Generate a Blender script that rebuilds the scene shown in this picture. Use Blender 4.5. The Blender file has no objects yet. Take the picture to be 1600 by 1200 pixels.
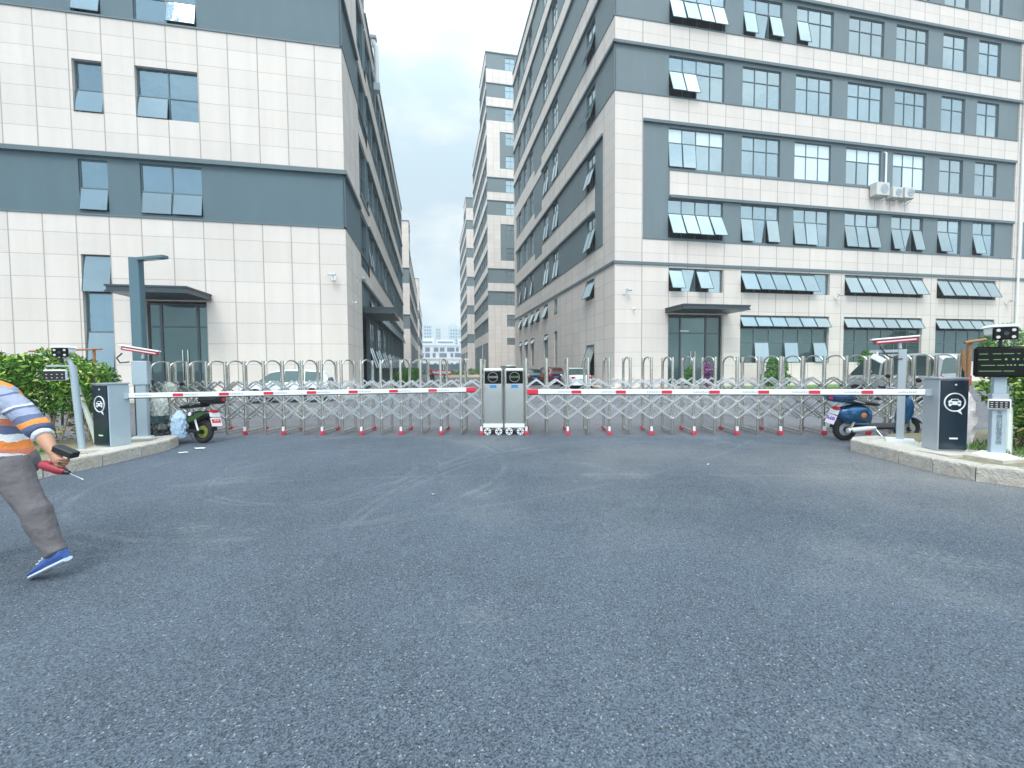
ZEN, BACK, SUNE = 4.5, 1.3, 1.5
import bpy, math, random
from mathutils import Vector, Matrix
random.seed(7)
S = bpy.context.scene
R = math.radians
# ---------------------------------------------------------------- camera
cam = bpy.data.objects.new('camera', bpy.data.cameras.new('camera'))
S.collection.objects.link(cam); S.camera = cam
cam.data.sensor_width = 36.0; cam.data.lens = 648.16 / 1600 * 36
cam.data.clip_start = 0.1; cam.data.clip_end = 3000
YAW, PIT, ROL = .191201511, .0396481703, -.00817487829
cy, sy, cp, sp = math.cos(YAW), math.sin(YAW), math.cos(PIT), math.sin(PIT)
fw = Vector((sy*cp, cy*cp, -sp)); rx = Vector((cy, -sy, 0)); up = rx.cross(fw)
x2 = rx*math.cos(ROL) + up*math.sin(ROL); u2 = -rx*math.sin(ROL) + up*math.cos(ROL)
M = Matrix((x2, u2, -fw)).transposed().to_4x4(); M.translation = Vector((0, 0, 1.6))
cam.matrix_world = M
# ---------------------------------------------------------------- sky and sun (overcast)
SUN_EL, SUN_AZ = R(52), R(200)      # azimuth clockwise from +Y: behind the camera
w = bpy.data.worlds.new('World'); S.world = w; w.use_nodes = True
nt = w.node_tree; N = nt.nodes; LK = nt.links; N.clear()
def wn(t, **k):
    n = N.new(t)
    for a, b in k.items(): setattr(n, a, b)
    return n
out = wn('ShaderNodeOutputWorld'); mixs = wn('ShaderNodeMixShader')
sky = wn('ShaderNodeTexSky', sky_type='NISHITA', sun_disc=False, sun_elevation=SUN_EL, sun_rotation=SUN_AZ)
bg1 = wn('ShaderNodeBackground'); bg1.inputs[1].default_value = 0.10
LK.new(sky.outputs[0], bg1.inputs[0])
tc = wn('ShaderNodeTexCoord'); mp = wn('ShaderNodeMapping'); mp.inputs['Scale'].default_value = (1.1, 1.1, 2.2)
mp.inputs['Location'].default_value = (.35, .2, .1)
nz = wn('ShaderNodeTexNoise'); nz.inputs['Scale'].default_value = 2.8; nz.inputs['Detail'].default_value = 5; nz.inputs['Roughness'].default_value = .5
LK.new(tc.outputs['Generated'], mp.inputs[0]); LK.new(mp.outputs[0], nz.inputs[0])
cr = wn('ShaderNodeValToRGB'); e = cr.color_ramp.elements
e[0].position = .42; e[0].color = (.60, .755, .85, 1); e[1].position = .57; e[1].color = (.84, .925, .945, 1)
LK.new(nz.outputs[0], cr.inputs[0])
# overcast luminance: the zenith and the sun's side of the cloud layer are brighter than the horizon
sep = wn('ShaderNodeSeparateXYZ'); LK.new(tc.outputs['Generated'], sep.inputs[0])
def m(op, a, b=None, c=None, clamp=False):
    n = wn('ShaderNodeMath', operation=op, use_clamp=clamp)
    for i, v in enumerate((a, b, c)):
        if v is None: continue
        if isinstance(v, (int, float)): n.inputs[i].default_value = v
        else: LK.new(v, n.inputs[i])
    return n.outputs[0]
zen = m('MULTIPLY', m('POWER', m('MAXIMUM', sep.outputs[2], 0.0), 4.5), ZEN)
back = m('MULTIPLY', m('MAXIMUM', m('MULTIPLY', sep.outputs[1], -1.0), 0.0), BACK)
lum = m('ADD', m('ADD', zen, back), 1.0)
bg2 = wn('ShaderNodeBackground'); LK.new(cr.outputs[0], bg2.inputs[0]); LK.new(lum, bg2.inputs[1])
mixs.inputs[0].default_value = .9
LK.new(bg1.outputs[0], mixs.inputs[1]); LK.new(bg2.outputs[0], mixs.inputs[2]); LK.new(mixs.outputs[0], out.inputs[0])
sd = bpy.data.lights.new('sun', 'SUN'); sd.energy = SUNE; sd.angle = R(20); sd.color = (1, .96, .9)
sun = bpy.data.objects.new('sun', sd); S.collection.objects.link(sun)
sdir = Vector((math.sin(SUN_AZ)*math.cos(SUN_EL), math.cos(SUN_AZ)*math.cos(SUN_EL), math.sin(SUN_EL)))
sun.rotation_euler = sdir.to_track_quat('Z', 'Y').to_euler(); sun.location = (0, -20, 60)
vs = S.view_settings; vs.view_transform = 'Standard'; vs.look = 'None'; vs.exposure = 0.1; vs.gamma = 1
S.cycles.max_bounces = 6; S.cycles.diffuse_bounces = 3; S.cycles.glossy_bounces = 3
S.cycles.use_denoising = True

# ================================================================ materials
def mat(name, col, rough=.6, metal=0.0, noise=0.0, nscale=8.0, bump=0.0, bscale=60.0, emit=None, estr=0, spec=.5, coat=0.0, alpha=None):
    k = bpy.data.materials.new(name); k.use_nodes = True; t = k.node_tree; b = t.nodes['Principled BSDF']
    b.inputs['Base Color'].default_value = (*col, 1); b.inputs['Roughness'].default_value = rough; b.inputs['Metallic'].default_value = metal
    b.inputs['Specular IOR Level'].default_value = spec; b.inputs['Coat Weight'].default_value = coat
    if emit: b.inputs['Emission Color'].default_value = (*emit, 1); b.inputs['Emission Strength'].default_value = estr
    if alpha is not None: b.inputs['Alpha'].default_value = alpha
    if noise or bump:
        c = t.nodes.new('ShaderNodeTexCoord')
    if noise:
        n = t.nodes.new('ShaderNodeTexNoise'); n.inputs['Scale'].default_value = nscale; n.inputs['Detail'].default_value = 6
        t.links.new(c.outputs['Object'], n.inputs[0])
        x = t.nodes.new('ShaderNodeMix'); x.data_type = 'RGBA'
        x.inputs[6].default_value = (*[v*(1-noise) for v in col], 1); x.inputs[7].default_value = (*[min(1, v*(1+noise)) for v in col], 1)
        t.links.new(n.outputs[0], x.inputs[0]); t.links.new(x.outputs[2], b.inputs['Base Color'])
        rr = t.nodes.new('ShaderNodeMapRange'); rr.inputs[3].default_value = rough*.8; rr.inputs[4].default_value = min(1, rough*1.2)
        t.links.new(n.outputs[0], rr.inputs[0]); t.links.new(rr.outputs[0], b.inputs['Roughness'])
    if bump:
        n2 = t.nodes.new('ShaderNodeTexNoise'); n2.inputs['Scale'].default_value = bscale; n2.inputs['Detail'].default_value = 4
        t.links.new(c.outputs['Object'], n2.inputs[0]); bp = t.nodes.new('ShaderNodeBump'); bp.inputs['Strength'].default_value = bump; bp.inputs['Distance'].default_value = .02
        t.links.new(n2.outputs[0], bp.inputs['Height']); t.links.new(bp.outputs[0], b.inputs['Normal'])
    return k
class G:   # tiny node-graph helper for one material
    def __init__(s, name):
        s.m = bpy.data.materials.new(name); s.m.use_nodes = True; s.t = s.m.node_tree; s.b = s.t.nodes['Principled BSDF']
    def n(s, ty, ins=None, **k):
        n = s.t.nodes.new(ty)
        for a, b in k.items(): setattr(n, a, b)
        for i, v in (ins or {}).items():
            if hasattr(v, 'is_linked') or isinstance(v, bpy.types.NodeSocket): s.t.links.new(v, n.inputs[i])
            else: n.inputs[i].default_value = v
        return n
    def ma(s, op, *a, clamp=False):
        return s.n('ShaderNodeMath', dict(enumerate(a)), operation=op, use_clamp=clamp).outputs[0]
    def mix(s, f, a, b):
        a = (*a, 1) if isinstance(a, tuple) and len(a) == 3 else a; b = (*b, 1) if isinstance(b, tuple) and len(b) == 3 else b
        return s.n('ShaderNodeMix', {0: f, 6: a, 7: b}, data_type='RGBA').outputs[2]
    def set(s, k, v):
        if isinstance(v, bpy.types.NodeSocket): s.t.links.new(v, s.b.inputs[k])
        else: s.b.inputs[k].default_value = v
def noise(g, vec, sc, det=4, ro=.55):
    return g.n('ShaderNodeTexNoise', {'Vector': vec, 'Scale': sc, 'Detail': det, 'Roughness': ro}).outputs[0]
def tile_mat(name, fu, fz, col=(.635, .585, .55)):
    """stone cladding panels: fu(g,u) and fz(g,z) give the panel coordinate along and up the wall"""
    g = G(name); tc = g.n('ShaderNodeTexCoord'); sx = g.n('ShaderNodeSeparateXYZ', {0: tc.outputs['Object']})
    ge = g.n('ShaderNodeNewGeometry'); sn = g.n('ShaderNodeSeparateXYZ', {0: ge.outputs['Normal']})
    side = g.ma('GREATER_THAN', g.ma('ABSOLUTE', sn.outputs[0]), .5)
    uf = fu(g, sx.outputs[0]); us = g.ma('DIVIDE', sx.outputs[1], 1.8)
    u = g.n('ShaderNodeMix', {0: side, 2: uf, 3: us}, data_type='FLOAT').outputs[0]
    z = fz(g, sx.outputs[2])
    def joint(c, wdt):
        fr = g.ma('FRACT', c); d = g.ma('MINIMUM', fr, g.ma('SUBTRACT', 1.0, fr))
        return g.ma('SUBTRACT', 1.0, g.ma('SMOOTH_MIN', 1.0, g.ma('DIVIDE', d, wdt), 0.0))
    jv = joint(u, .027); jh = joint(z, .024)
    j = g.ma('MAXIMUM', g.ma('MULTIPLY', jv, .85), g.ma('MULTIPLY', jh, .55), clamp=True)
    cell = g.n('ShaderNodeCombineXYZ', {0: g.ma('FLOOR', u), 1: g.ma('FLOOR', z), 2: side})
    wnz = g.n('ShaderNodeTexWhiteNoise', {0: cell.outputs[0]}, noise_dimensions='3D')
    big = noise(g, tc.outputs['Object'], .25, 3); fine = noise(g, tc.outputs['Object'], 3.5, 6)
    streakmap = g.n('ShaderNodeMapping', {0: tc.outputs['Object'], 'Scale': (1.6, 1.6, .12)})
    streak = noise(g, streakmap.outputs[0], 1.0, 5, .6)
    v = g.ma('ADD', g.ma('ADD', g.ma('MULTIPLY', wnz.outputs[0], .085), g.ma('MULTIPLY', big, .10)), g.ma('ADD', g.ma('MULTIPLY', fine, .07), g.ma('MULTIPLY', streak, .2)))
    v = g.ma('ADD', v, .79)
    hue = g.mix(wnz.outputs[1], col, (col[0]*1.0, col[1]*.985, col[2]*.96))
    base = g.n('ShaderNodeVectorMath', {0: hue, 1: (1, 1, 1)}, operation='MULTIPLY'); 
    sc = g.n('ShaderNodeVectorMath', {0: hue}, operation='SCALE'); g.t.links.new(v, sc.inputs['Scale'])
    c = g.mix(j, sc.outputs[0], (.19, .175, .16))
    g.set('Base Color', c); g.set('Roughness', .55); g.set('Specular IOR Level', .35)
    bp = g.n('ShaderNodeBump', {'Height': g.ma('SUBTRACT', g.ma('MULTIPLY', fine, .15), j), 'Strength': .5, 'Distance': .02})
    g.set('Normal', bp.outputs[0]); return g.m
def fuR(g, u):
    a = g.ma('DIVIDE', u, 2.125); b = g.ma('ADD', g.ma('DIVIDE', g.ma('SUBTRACT', u, 4.25), 1.515), 2.0)
    return g.n('ShaderNodeMix', {0: g.ma('GREATER_THAN', u, 4.25), 2: a, 3: b}, data_type='FLOAT').outputs[0]
def fzR(g, z): return g.ma('DIVIDE', g.ma('SUBTRACT', z, .6), 1.02)
def fuL(g, u): return g.ma('DIVIDE', u, 1.452)
def fzL(g, z):
    a = g.ma('DIVIDE', g.ma('SUBTRACT', z, 8.68), 1.13); b = g.ma('DIVIDE', g.ma('SUBTRACT', z, 12.9), .975)
    return g.n('ShaderNodeMix', {0: g.ma('GREATER_THAN', z, 11), 2: a, 3: b}, data_type='FLOAT').outputs[0]
M_TR = tile_mat('stone_tile_east', fuR, fzR); M_TL = tile_mat('stone_tile_west', fuL, fzL)
M_TF = tile_mat('stone_tile_far', lambda g, u: g.ma('DIVIDE', u, 1.5), lambda g, z: g.ma('DIVIDE', z, 1.02))
def paint_mat(name, col, streaks=.22, rough=.6):
    g = G(name); tc = g.n('ShaderNodeTexCoord')
    mpn = g.n('ShaderNodeMapping', {0: tc.outputs['Object'], 'Scale': (1.2, 1.2, .18)})
    a = noise(g, mpn.outputs[0], 1.5, 6, .65); b = noise(g, tc.outputs['Object'], .35, 3); f = noise(g, tc.outputs['Object'], 40, 3)
    v = g.ma('ADD', g.ma('ADD', g.ma('MULTIPLY', a, streaks), g.ma('MULTIPLY', b, streaks)), 1.0-streaks)
    sc = g.n('ShaderNodeVectorMath', {0: col}, operation='SCALE'); g.t.links.new(v, sc.inputs['Scale'])
    g.set('Base Color', sc.outputs[0]); g.set('Roughness', rough)
    bp = g.n('ShaderNodeBump', {'Height': f, 'Strength': .12, 'Distance': .01}); g.set('Normal', bp.outputs[0]); return g.m
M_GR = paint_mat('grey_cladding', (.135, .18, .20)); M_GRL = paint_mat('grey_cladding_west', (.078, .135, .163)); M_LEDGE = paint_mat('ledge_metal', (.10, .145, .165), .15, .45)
M_FRAME = mat('window_frame', (.105, .15, .17), .4, .3, .1)
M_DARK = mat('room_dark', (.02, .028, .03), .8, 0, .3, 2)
M_CANOPY = mat('canopy_metal', (.045, .062, .075), .35, .4, .15, 3)
def glass_mat(name, col, metal, rough=.05, wav=.15, var=.25):
    g = G(name); tc = g.n('ShaderNodeTexCoord'); oi = g.n('ShaderNodeObjectInfo')
    add = g.n('ShaderNodeVectorMath', {0: tc.outputs['Object'], 1: oi.outputs['Location']}, operation='ADD').outputs[0]
    n1 = noise(g, add, .55, 2); n2 = noise(g, add, 2.2, 2)
    v = g.ma('ADD', g.ma('MULTIPLY', g.ma('ADD', n1, oi.outputs['Random']), var), 1-var)
    sc = g.n('ShaderNodeVectorMath', {0: col}, operation='SCALE'); g.t.links.new(v, sc.inputs['Scale'])
    g.set('Base Color', sc.outputs[0]); g.set('Metallic', metal); g.set('Roughness', rough)
    bp = g.n('ShaderNodeBump', {'Height': n2, 'Strength': wav, 'Distance': .03}); g.set('Normal', bp.outputs[0]); return g.m
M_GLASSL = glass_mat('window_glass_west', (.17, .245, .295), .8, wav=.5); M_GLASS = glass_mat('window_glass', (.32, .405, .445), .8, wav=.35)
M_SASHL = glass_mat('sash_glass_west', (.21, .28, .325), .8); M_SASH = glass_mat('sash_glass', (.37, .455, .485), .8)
M_SHOP = glass_mat('storefront_glass', (.07, .12, .125), .45, .03, .08, .5)
M_BLIND = mat('white_blind', (.62, .74, .8), .35, .1, .1, 2)
M_STEEL = mat('stainless_steel', (.60, .59, .55), .24, .95)
M_STEEL2 = mat('stainless_bar', (.70, .72, .74), .28, .88)
M_WHITE = mat('white_paint', (.78, .8, .82), .4, 0, .06, 5)
M_RED = mat('red_paint', (.62, .02, .05), .4, 0, .1, 9)
M_BLACK = mat('black_plastic', (.012, .013, .016), .35, 0, .3, 12)
M_RUBBER = mat('rubber', (.02, .02, .022), .8, 0, .3, 20)
M_SILVER = mat('silver_powder_coat', (.42, .47, .52), .4, .35, .07, 6)
M_LBLUE = mat('pale_blue_grey_coat', (.37, .455, .52), .42, .1, .06, 4)
M_NAVY = mat('dark_navy_panel', (.008, .02, .035), .18, 0, .2, 5)
M_CHROME = mat('chrome', (.7, .7, .7), .15, 1)
M_WOOD = mat('weathered_timber', (.32, .17, .09), .8, 0, .4, 14, .3)
M_SKIN = mat('skin', (.42, .22, .14), .55, 0, .12, 20)
M_GREENLED = mat('green_led', (.02, .1, .02), .5, emit=(.45, .85, .4), estr=.45); M_SCREEN = mat('screen_black', (.006, .007, .008), .25, spec=.15)
M_WHLED = mat('white_led', (.3, .3, .3), .5, emit=(.8, .85, .9), estr=.4)
M_STICK = mat('blue_sticker', (.03, .22, .5), .5)
M_LETTER = mat('lettering_white', (.8, .82, .84), .5)
M_LETTERG = mat('lettering_grey', (.13, .16, .19), .5)
M_LETTERB = mat('lettering_faint', (.42, .44, .46), .5)

# ================================================================ mesh helpers
class MB:
    def __init__(s): s.v = []; s.f = []; s.mi = []; s.mats = []
    def _m(s, mt):
        if mt not in s.mats: s.mats.append(mt)
        return s.mats.index(mt)
    def face(s, pts, mt=None):
        b = len(s.v); s.v += [tuple(p) for p in pts]; s.f.append(tuple(range(b, b+len(pts)))); s.mi.append(s._m(mt) if mt else 0); return s
    def raw(s, vs, fs, mt=None):
        b = len(s.v); s.v += [tuple(p) for p in vs]; k = s._m(mt) if mt else 0
        for f in fs: s.f.append(tuple(b+i for i in f)); s.mi.append(k)
        return s
    def box(s, x0, x1, y0, y1, z0, z1, mt=None, mx=None):
        vs = [Vector(p) for p in ((x0,y0,z0),(x1,y0,z0),(x1,y1,z0),(x0,y1,z0),(x0,y0,z1),(x1,y0,z1),(x1,y1,z1),(x0,y1,z1))]
        if mx: vs = [mx @ p for p in vs]
        return s.raw(vs, [(0,3,2,1),(4,5,6,7),(0,1,5,4),(1,2,6,5),(2,3,7,6),(3,0,4,7)], mt)
    def rbox(s, x0, x1, y0, y1, z0, z1, r, mt=None, mx=None):   # box with chamfered edges
        xs = (x0, x0+r, x1-r, x1); ys = (y0, y0+r, y1-r, y1)
        prof = [(r, z0), (0, z0+r), (0, z1-r), (r, z1)]; rings = []
        for ins, z in prof:
            a, b, c, d = x0+ins, x1-ins, y0+ins, y1-ins
            rings.append([(a+r,c,z),(b-r,c,z),(b,c+r,z),(b,d-r,z),(b-r,d,z),(a+r,d,z),(a,d-r,z),(a,c+r,z)])
        if mx: rings = [[mx @ Vector(p) for p in q] for q in rings]
        return s.loft(rings, True, mt)
    def loft(s, rings, cap=True, mt=None, closed=True):
        n = len(rings[0]); vs = [p for q in rings for p in q]; fs = []
        for i in range(len(rings)-1):
            for j in range(n if closed else n-1):
                a = i*n+j; b = i*n+(j+1) % n; fs.append((a, b, b+n, a+n))
        if cap: fs.append(tuple(range(n-1, -1, -1))); fs.append(tuple(range((len(rings)-1)*n, len(rings)*n)))
        return s.raw(vs, fs, mt)
    def tube(s, pts, r, n=8, mt=None, r2=None, cap=True):
        pts = [Vector(p) for p in pts]; rs = r if isinstance(r, (list, tuple)) else [r]*len(pts); rings = []
        t0 = (pts[1]-pts[0]).normalized(); ref = Vector((0,0,1)) if abs(t0.z) < .9 else Vector((1,0,0))
        for i, p in enumerate(pts):
            if i == 0: t = pts[1]-p
            elif i == len(pts)-1: t = p-pts[i-1]
            else: t = (pts[i+1]-p).normalized()+(p-pts[i-1]).normalized()
            t.normalize(); a = ref-t*ref.dot(t); a.normalize(); b = t.cross(a); ref = a
            q = r2 if r2 else None
            rings.append([p + a*math.cos(2*math.pi*k/n)*rs[i] + b*math.sin(2*math.pi*k/n)*(rs[i]*(q or 1)) for k in range(n)])
        return s.loft(rings, cap, mt)
    def cyl(s, p0, p1, r, n=16, mt=None, r1=None): return s.tube([p0, p1], [r, r if r1 is None else r1], n, mt)
    def ell(s, c, rx, ry, rz, mt=None, n=14, mm=8, mx=None):
        rings = []
        for i in range(mm+1):
            th = math.pi*i/mm; z = -math.cos(th); q = max(math.sin(th), .02)
            rg = [Vector((c[0]+rx*q*math.cos(2*math.pi*k/n), c[1]+ry*q*math.sin(2*math.pi*k/n), c[2]+rz*z)) for k in range(n)]
            rings.append([mx @ p for p in rg] if mx else rg)
        return s.loft(rings, True, mt)
    def torus(s, c, R1, r, axis='y', n=28, mm=10, mt=None, mx=None, a0=0, a1=2*math.pi):
        full = abs(a1-a0-2*math.pi) < 1e-6; cnt = n if full else n+1; vs = []
        for i in range(cnt):
            a = a0+(a1-a0)*i/n
            for k in range(mm):
                b = 2*math.pi*k/mm; q = R1+r*math.cos(b); u, v, h = q*math.cos(a), q*math.sin(a), r*math.sin(b)
                p = {'y': (u, h, v), 'z': (u, v, h), 'x': (h, u, v)}[axis]; p = Vector((c[0]+p[0], c[1]+p[1], c[2]+p[2]))
                vs.append(mx @ p if mx else p)
        fs = []
        for i in range(n):
            for k in range(mm):
                a = i*mm+k; b = i*mm+(k+1) % mm; c2 = ((i+1) % cnt)*mm+k; d = ((i+1) % cnt)*mm+(k+1) % mm
                fs.append((a, b, d, c2))
        return s.raw(vs, fs, mt)
    def prism(s, poly, y0, y1, mt=None, mx=None):     # polygon in xz extruded along y
        a = [Vector((p[0], y0, p[1])) for p in poly]; b = [Vector((p[0], y1, p[1])) for p in poly]
        if mx: a = [mx @ p for p in a]; b = [mx @ p for p in b]
        return s.loft([a, b], True, mt)
    def mesh(s, name, smooth=False, recalc=True):
        me = bpy.data.meshes.new(name); me.from_pydata(s.v, [], s.f)
        for k in s.mats: me.materials.append(k)
        if s.mats: me.polygons.foreach_set('material_index', s.mi)
        if recalc:
            import bmesh
            bm = bmesh.new(); bm.from_mesh(me); bmesh.ops.recalc_face_normals(bm, faces=bm.faces); bm.to_mesh(me); bm.free()
        if smooth:
            me.polygons.foreach_set('use_smooth', [True]*len(me.polygons))
            me.set_sharp_from_angle(angle=R(40))
        me.update(); return me
    def build(s, name, mats=None, parent=None, smooth=False, bevel=0, recalc=True):
        if mats and not s.mats: s.mats = mats if isinstance(mats, list) else [mats]
        o = bpy.data.objects.new(name, s.mesh(name, smooth, recalc)); S.collection.objects.link(o)
        if parent: o.parent = parent
        if bevel:
            b = o.modifiers.new('bevel', 'BEVEL'); b.width = bevel; b.segments = 2; b.limit_method = 'ANGLE'
        return o
def tag(o, label=None, cat=None, group=None, kind=None):
    if label: o['label'] = label
    if cat: o['category'] = cat
    if group: o['group'] = group
    if kind: o['kind'] = kind
    return o
def thing(name, label, cat, loc=(0,0,0), rz=0, group=None):
    o = bpy.data.objects.new(name, None); S.collection.objects.link(o); o.location = loc; o.rotation_euler = (0, 0, rz); o.empty_display_size = .2
    return tag(o, label, cat, group)
def copy_tree(o, parent=None):
    c = o.copy(); S.collection.objects.link(c); c.parent = parent
    for ch in o.children: copy_tree(ch, c)
    return c
def inst(o, name, me, parent, loc=(0,0,0), rz=0):
    q = bpy.data.objects.new(name, me); S.collection.objects.link(q); q.parent = parent; q.location = loc; q.rotation_euler = (0, 0, rz); return q
def text(name, s, size, mt, parent, loc, rot, extr=.001, align='CENTER', sp=1.0):
    c = bpy.data.curves.new(name, 'FONT'); c.body = s; c.size = size; c.align_x = align; c.align_y = 'CENTER'; c.extrude = extr; c.space_line = sp
    c.materials.append(mt); tmp = bpy.data.objects.new(name, c); S.collection.objects.link(tmp); bpy.context.view_layer.update()
    me = bpy.data.meshes.new_from_object(tmp.evaluated_get(bpy.context.evaluated_depsgraph_get())); bpy.data.objects.remove(tmp); bpy.data.curves.remove(c)
    o = bpy.data.objects.new(name, me); S.collection.objects.link(o); o.parent = parent; o.location = loc; o.rotation_euler = rot; return o

# ================================================================ ground
def ground_mat():
    g = G('asphalt'); tc = g.n('ShaderNodeTexCoord'); P = tc.outputs['Object']
    fine = g.n('ShaderNodeTexVoronoi', {'Vector': P, 'Scale': 125.0}).outputs['Distance']
    fine2 = noise(g, P, 95, 3, .7); mid = noise(g, P, 5.0, 5, .65); big = noise(g, P, .33, 4, .6); huge = noise(g, P, .09, 2)
    wnz = g.n('ShaderNodeTexVoronoi', {'Vector': P, 'Scale': 125.0}).outputs['Color']
    ws = g.n('ShaderNodeSeparateColor', {0: wnz})
    v = g.ma('ADD', g.ma('MULTIPLY', g.ma('SUBTRACT', ws.outputs[0], .5), 1.0), g.ma('MULTIPLY', g.ma('SUBTRACT', fine2, .5), 2.1))
    v = g.ma('ADD', v, g.ma('MULTIPLY', g.ma('SUBTRACT', mid, .5), .35)); v = g.ma('ADD', v, g.ma('MULTIPLY', g.ma('SUBTRACT', big, .5), 1.0))
    v = g.ma('ADD', v, 1.0)
    # dusty tyre scuffs: thin rings and long arcs lying on the road
    d = noise(g, P, 1.3, 4, .6); dd = g.ma('MULTIPLY', g.ma('SUBTRACT', d, .5), .5)
    sx = g.n('ShaderNodeSeparateXYZ', {0: P}); tot = 0.0
    brk = g.ma('SMOOTHSTEP', .40, .68, noise(g, P, 1.1, 3, .6)) if False else g.n('ShaderNodeMapRange', {0: noise(g, P, 1.1, 3, .6), 1: .38, 2: .62}).outputs[0]
    gr = g.n('ShaderNodeMapRange', {0: noise(g, P, 26, 3, .7), 1: .42, 2: .66}).outputs[0]
    for cx, cyy, rad, wd, st in ((-1.72, 7.22, 2.93, .09, .85), (-1.72, 7.22, 3.12, .05, .5), (3.92, 3.25, 4.87, .07, .8), (4.2, 3.3, 5.25, .06, .7), (-1.51, 6.93, 1.63, .04, .8), (-1.74, 6.76, 1.47, .04, .7), (-2.4, 7.6, .9, .03, .7), (-3.77, 21.39, 17.24, .06, .6), (-4.3, -24.95, 31.45, .07, .6), (-8.44, 12.95, 10.49, .06, .6), (-2.61, 7.0, 2.3, .04, .6), (8.5, 18.0, 11.6, .07, .5), (7.5, 20.0, 14.4, .08, .45)):
        dx = g.ma('SUBTRACT', sx.outputs[0], cx); dy = g.ma('SUBTRACT', sx.outputs[1], cyy)
        dist = g.ma('SQRT', g.ma('ADD', g.ma('MULTIPLY', dx, dx), g.ma('MULTIPLY', dy, dy)))
        ln = g.ma('ABSOLUTE', g.ma('ADD', g.ma('SUBTRACT', dist, rad), g.ma('MULTIPLY', dd, .25)))
        k = g.ma('MULTIPLY', g.n('ShaderNodeMapRange', {0: ln, 1: wd*.8, 2: 0.0}).outputs[0], st*.38)
        tot = g.ma('MAXIMUM', tot, k)
    tot = g.ma('MULTIPLY', tot, g.n('ShaderNodeMapRange', {0: sx.outputs[1], 1: 2.8, 2: 4.6}).outputs[0])
    tot = g.ma('MULTIPLY', g.ma('MULTIPLY', tot, brk), g.ma('ADD', g.ma('MULTIPLY', gr, .7), .3))
    dust = g.n('ShaderNodeMapRange', {0: noise(g, P, .55, 5, .65), 1: .56, 2: .75}).outputs[0]
    dust = g.ma('MULTIPLY', g.ma('MULTIPLY', dust, gr), .5)
    # behind the gate the road is older, greyer and dustier
    far = g.n('ShaderNodeMapRange', {0: g.ma('ADD', g.ma('ADD', sx.outputs[1], g.ma('MULTIPLY', sx.outputs[0], .24)), g.ma('MULTIPLY', dd, 1.5)), 1: 9.7, 2: 10.7}).outputs[0]
    worn = g.n('ShaderNodeMapRange', {0: g.ma('ADD', noise(g, P, .16, 4, .6), g.ma('MULTIPLY', g.ma('SUBTRACT', sx.outputs[0], 2.0), .022)), 1: .48, 2: .74}).outputs[0]
    near = g.mix(worn, (.080, .101, .130), (.140, .144, .150))
    col = g.mix(far, near, (.145, .145, .16))
    sc = g.n('ShaderNodeVectorMath', {0: col}, operation='SCALE'); g.t.links.new(g.ma('MAXIMUM', v, .12), sc.inputs['Scale'])
    spark = g.ma('GREATER_THAN', ws.outputs[1], .985)
    c = g.mix(g.ma('MAXIMUM', g.ma('ADD', tot, dust, clamp=True), g.ma('MULTIPLY', spark, .55)), sc.outputs[0], (.38, .39, .40))
    g.set('Base Color', c); g.set('Roughness', .82); g.set('Specular IOR Level', .3)
    h = g.ma('ADD', fine, g.ma('MULTIPLY', fine2, .8)); bp = g.n('ShaderNodeBump', {'Height': h, 'Strength': .55, 'Distance': .012}); g.set('Normal', bp.outputs[0])
    return g.m
gr = MB(); gr.face([(-900, -300, 0), (900, -300, 0), (900, 1500, 0), (-900, 1500, 0)]); tag(gr.build('ground', ground_mat()), kind='structure')
M_CONC = mat('concrete', (.50, .47, .42), .85, 0, .3, 5, .6, 30)
pv = MB(); pv.box(-32, -4.0, 23.6, 25.5, .004, .15); pv.box(-4.6, -3.2, 25.3, 74, .004, .15); pv.box(12.1, 62, 26.3, 27.9, .004, .15); pv.box(11.9, 12.8, 27.9, 63, .004, .15)
pv.box(-4.6, -3.4, 96, 215, .004, .15); pv.box(11.8, 12.9, 92, 190, .004, .15)
tag(pv.build('pavement', M_CONC), kind='structure')
sand = MB(); sand.face([(1.3, 72, .008), (8, 70, .008), (12.6, 84, .008), (11, 96, .008), (4, 98, .008), (2, 84, .008)]); tag(sand.build('sand', mat('sand', (.42, .31, .19), .9, 0, .3, 2)), kind='stuff')
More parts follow.
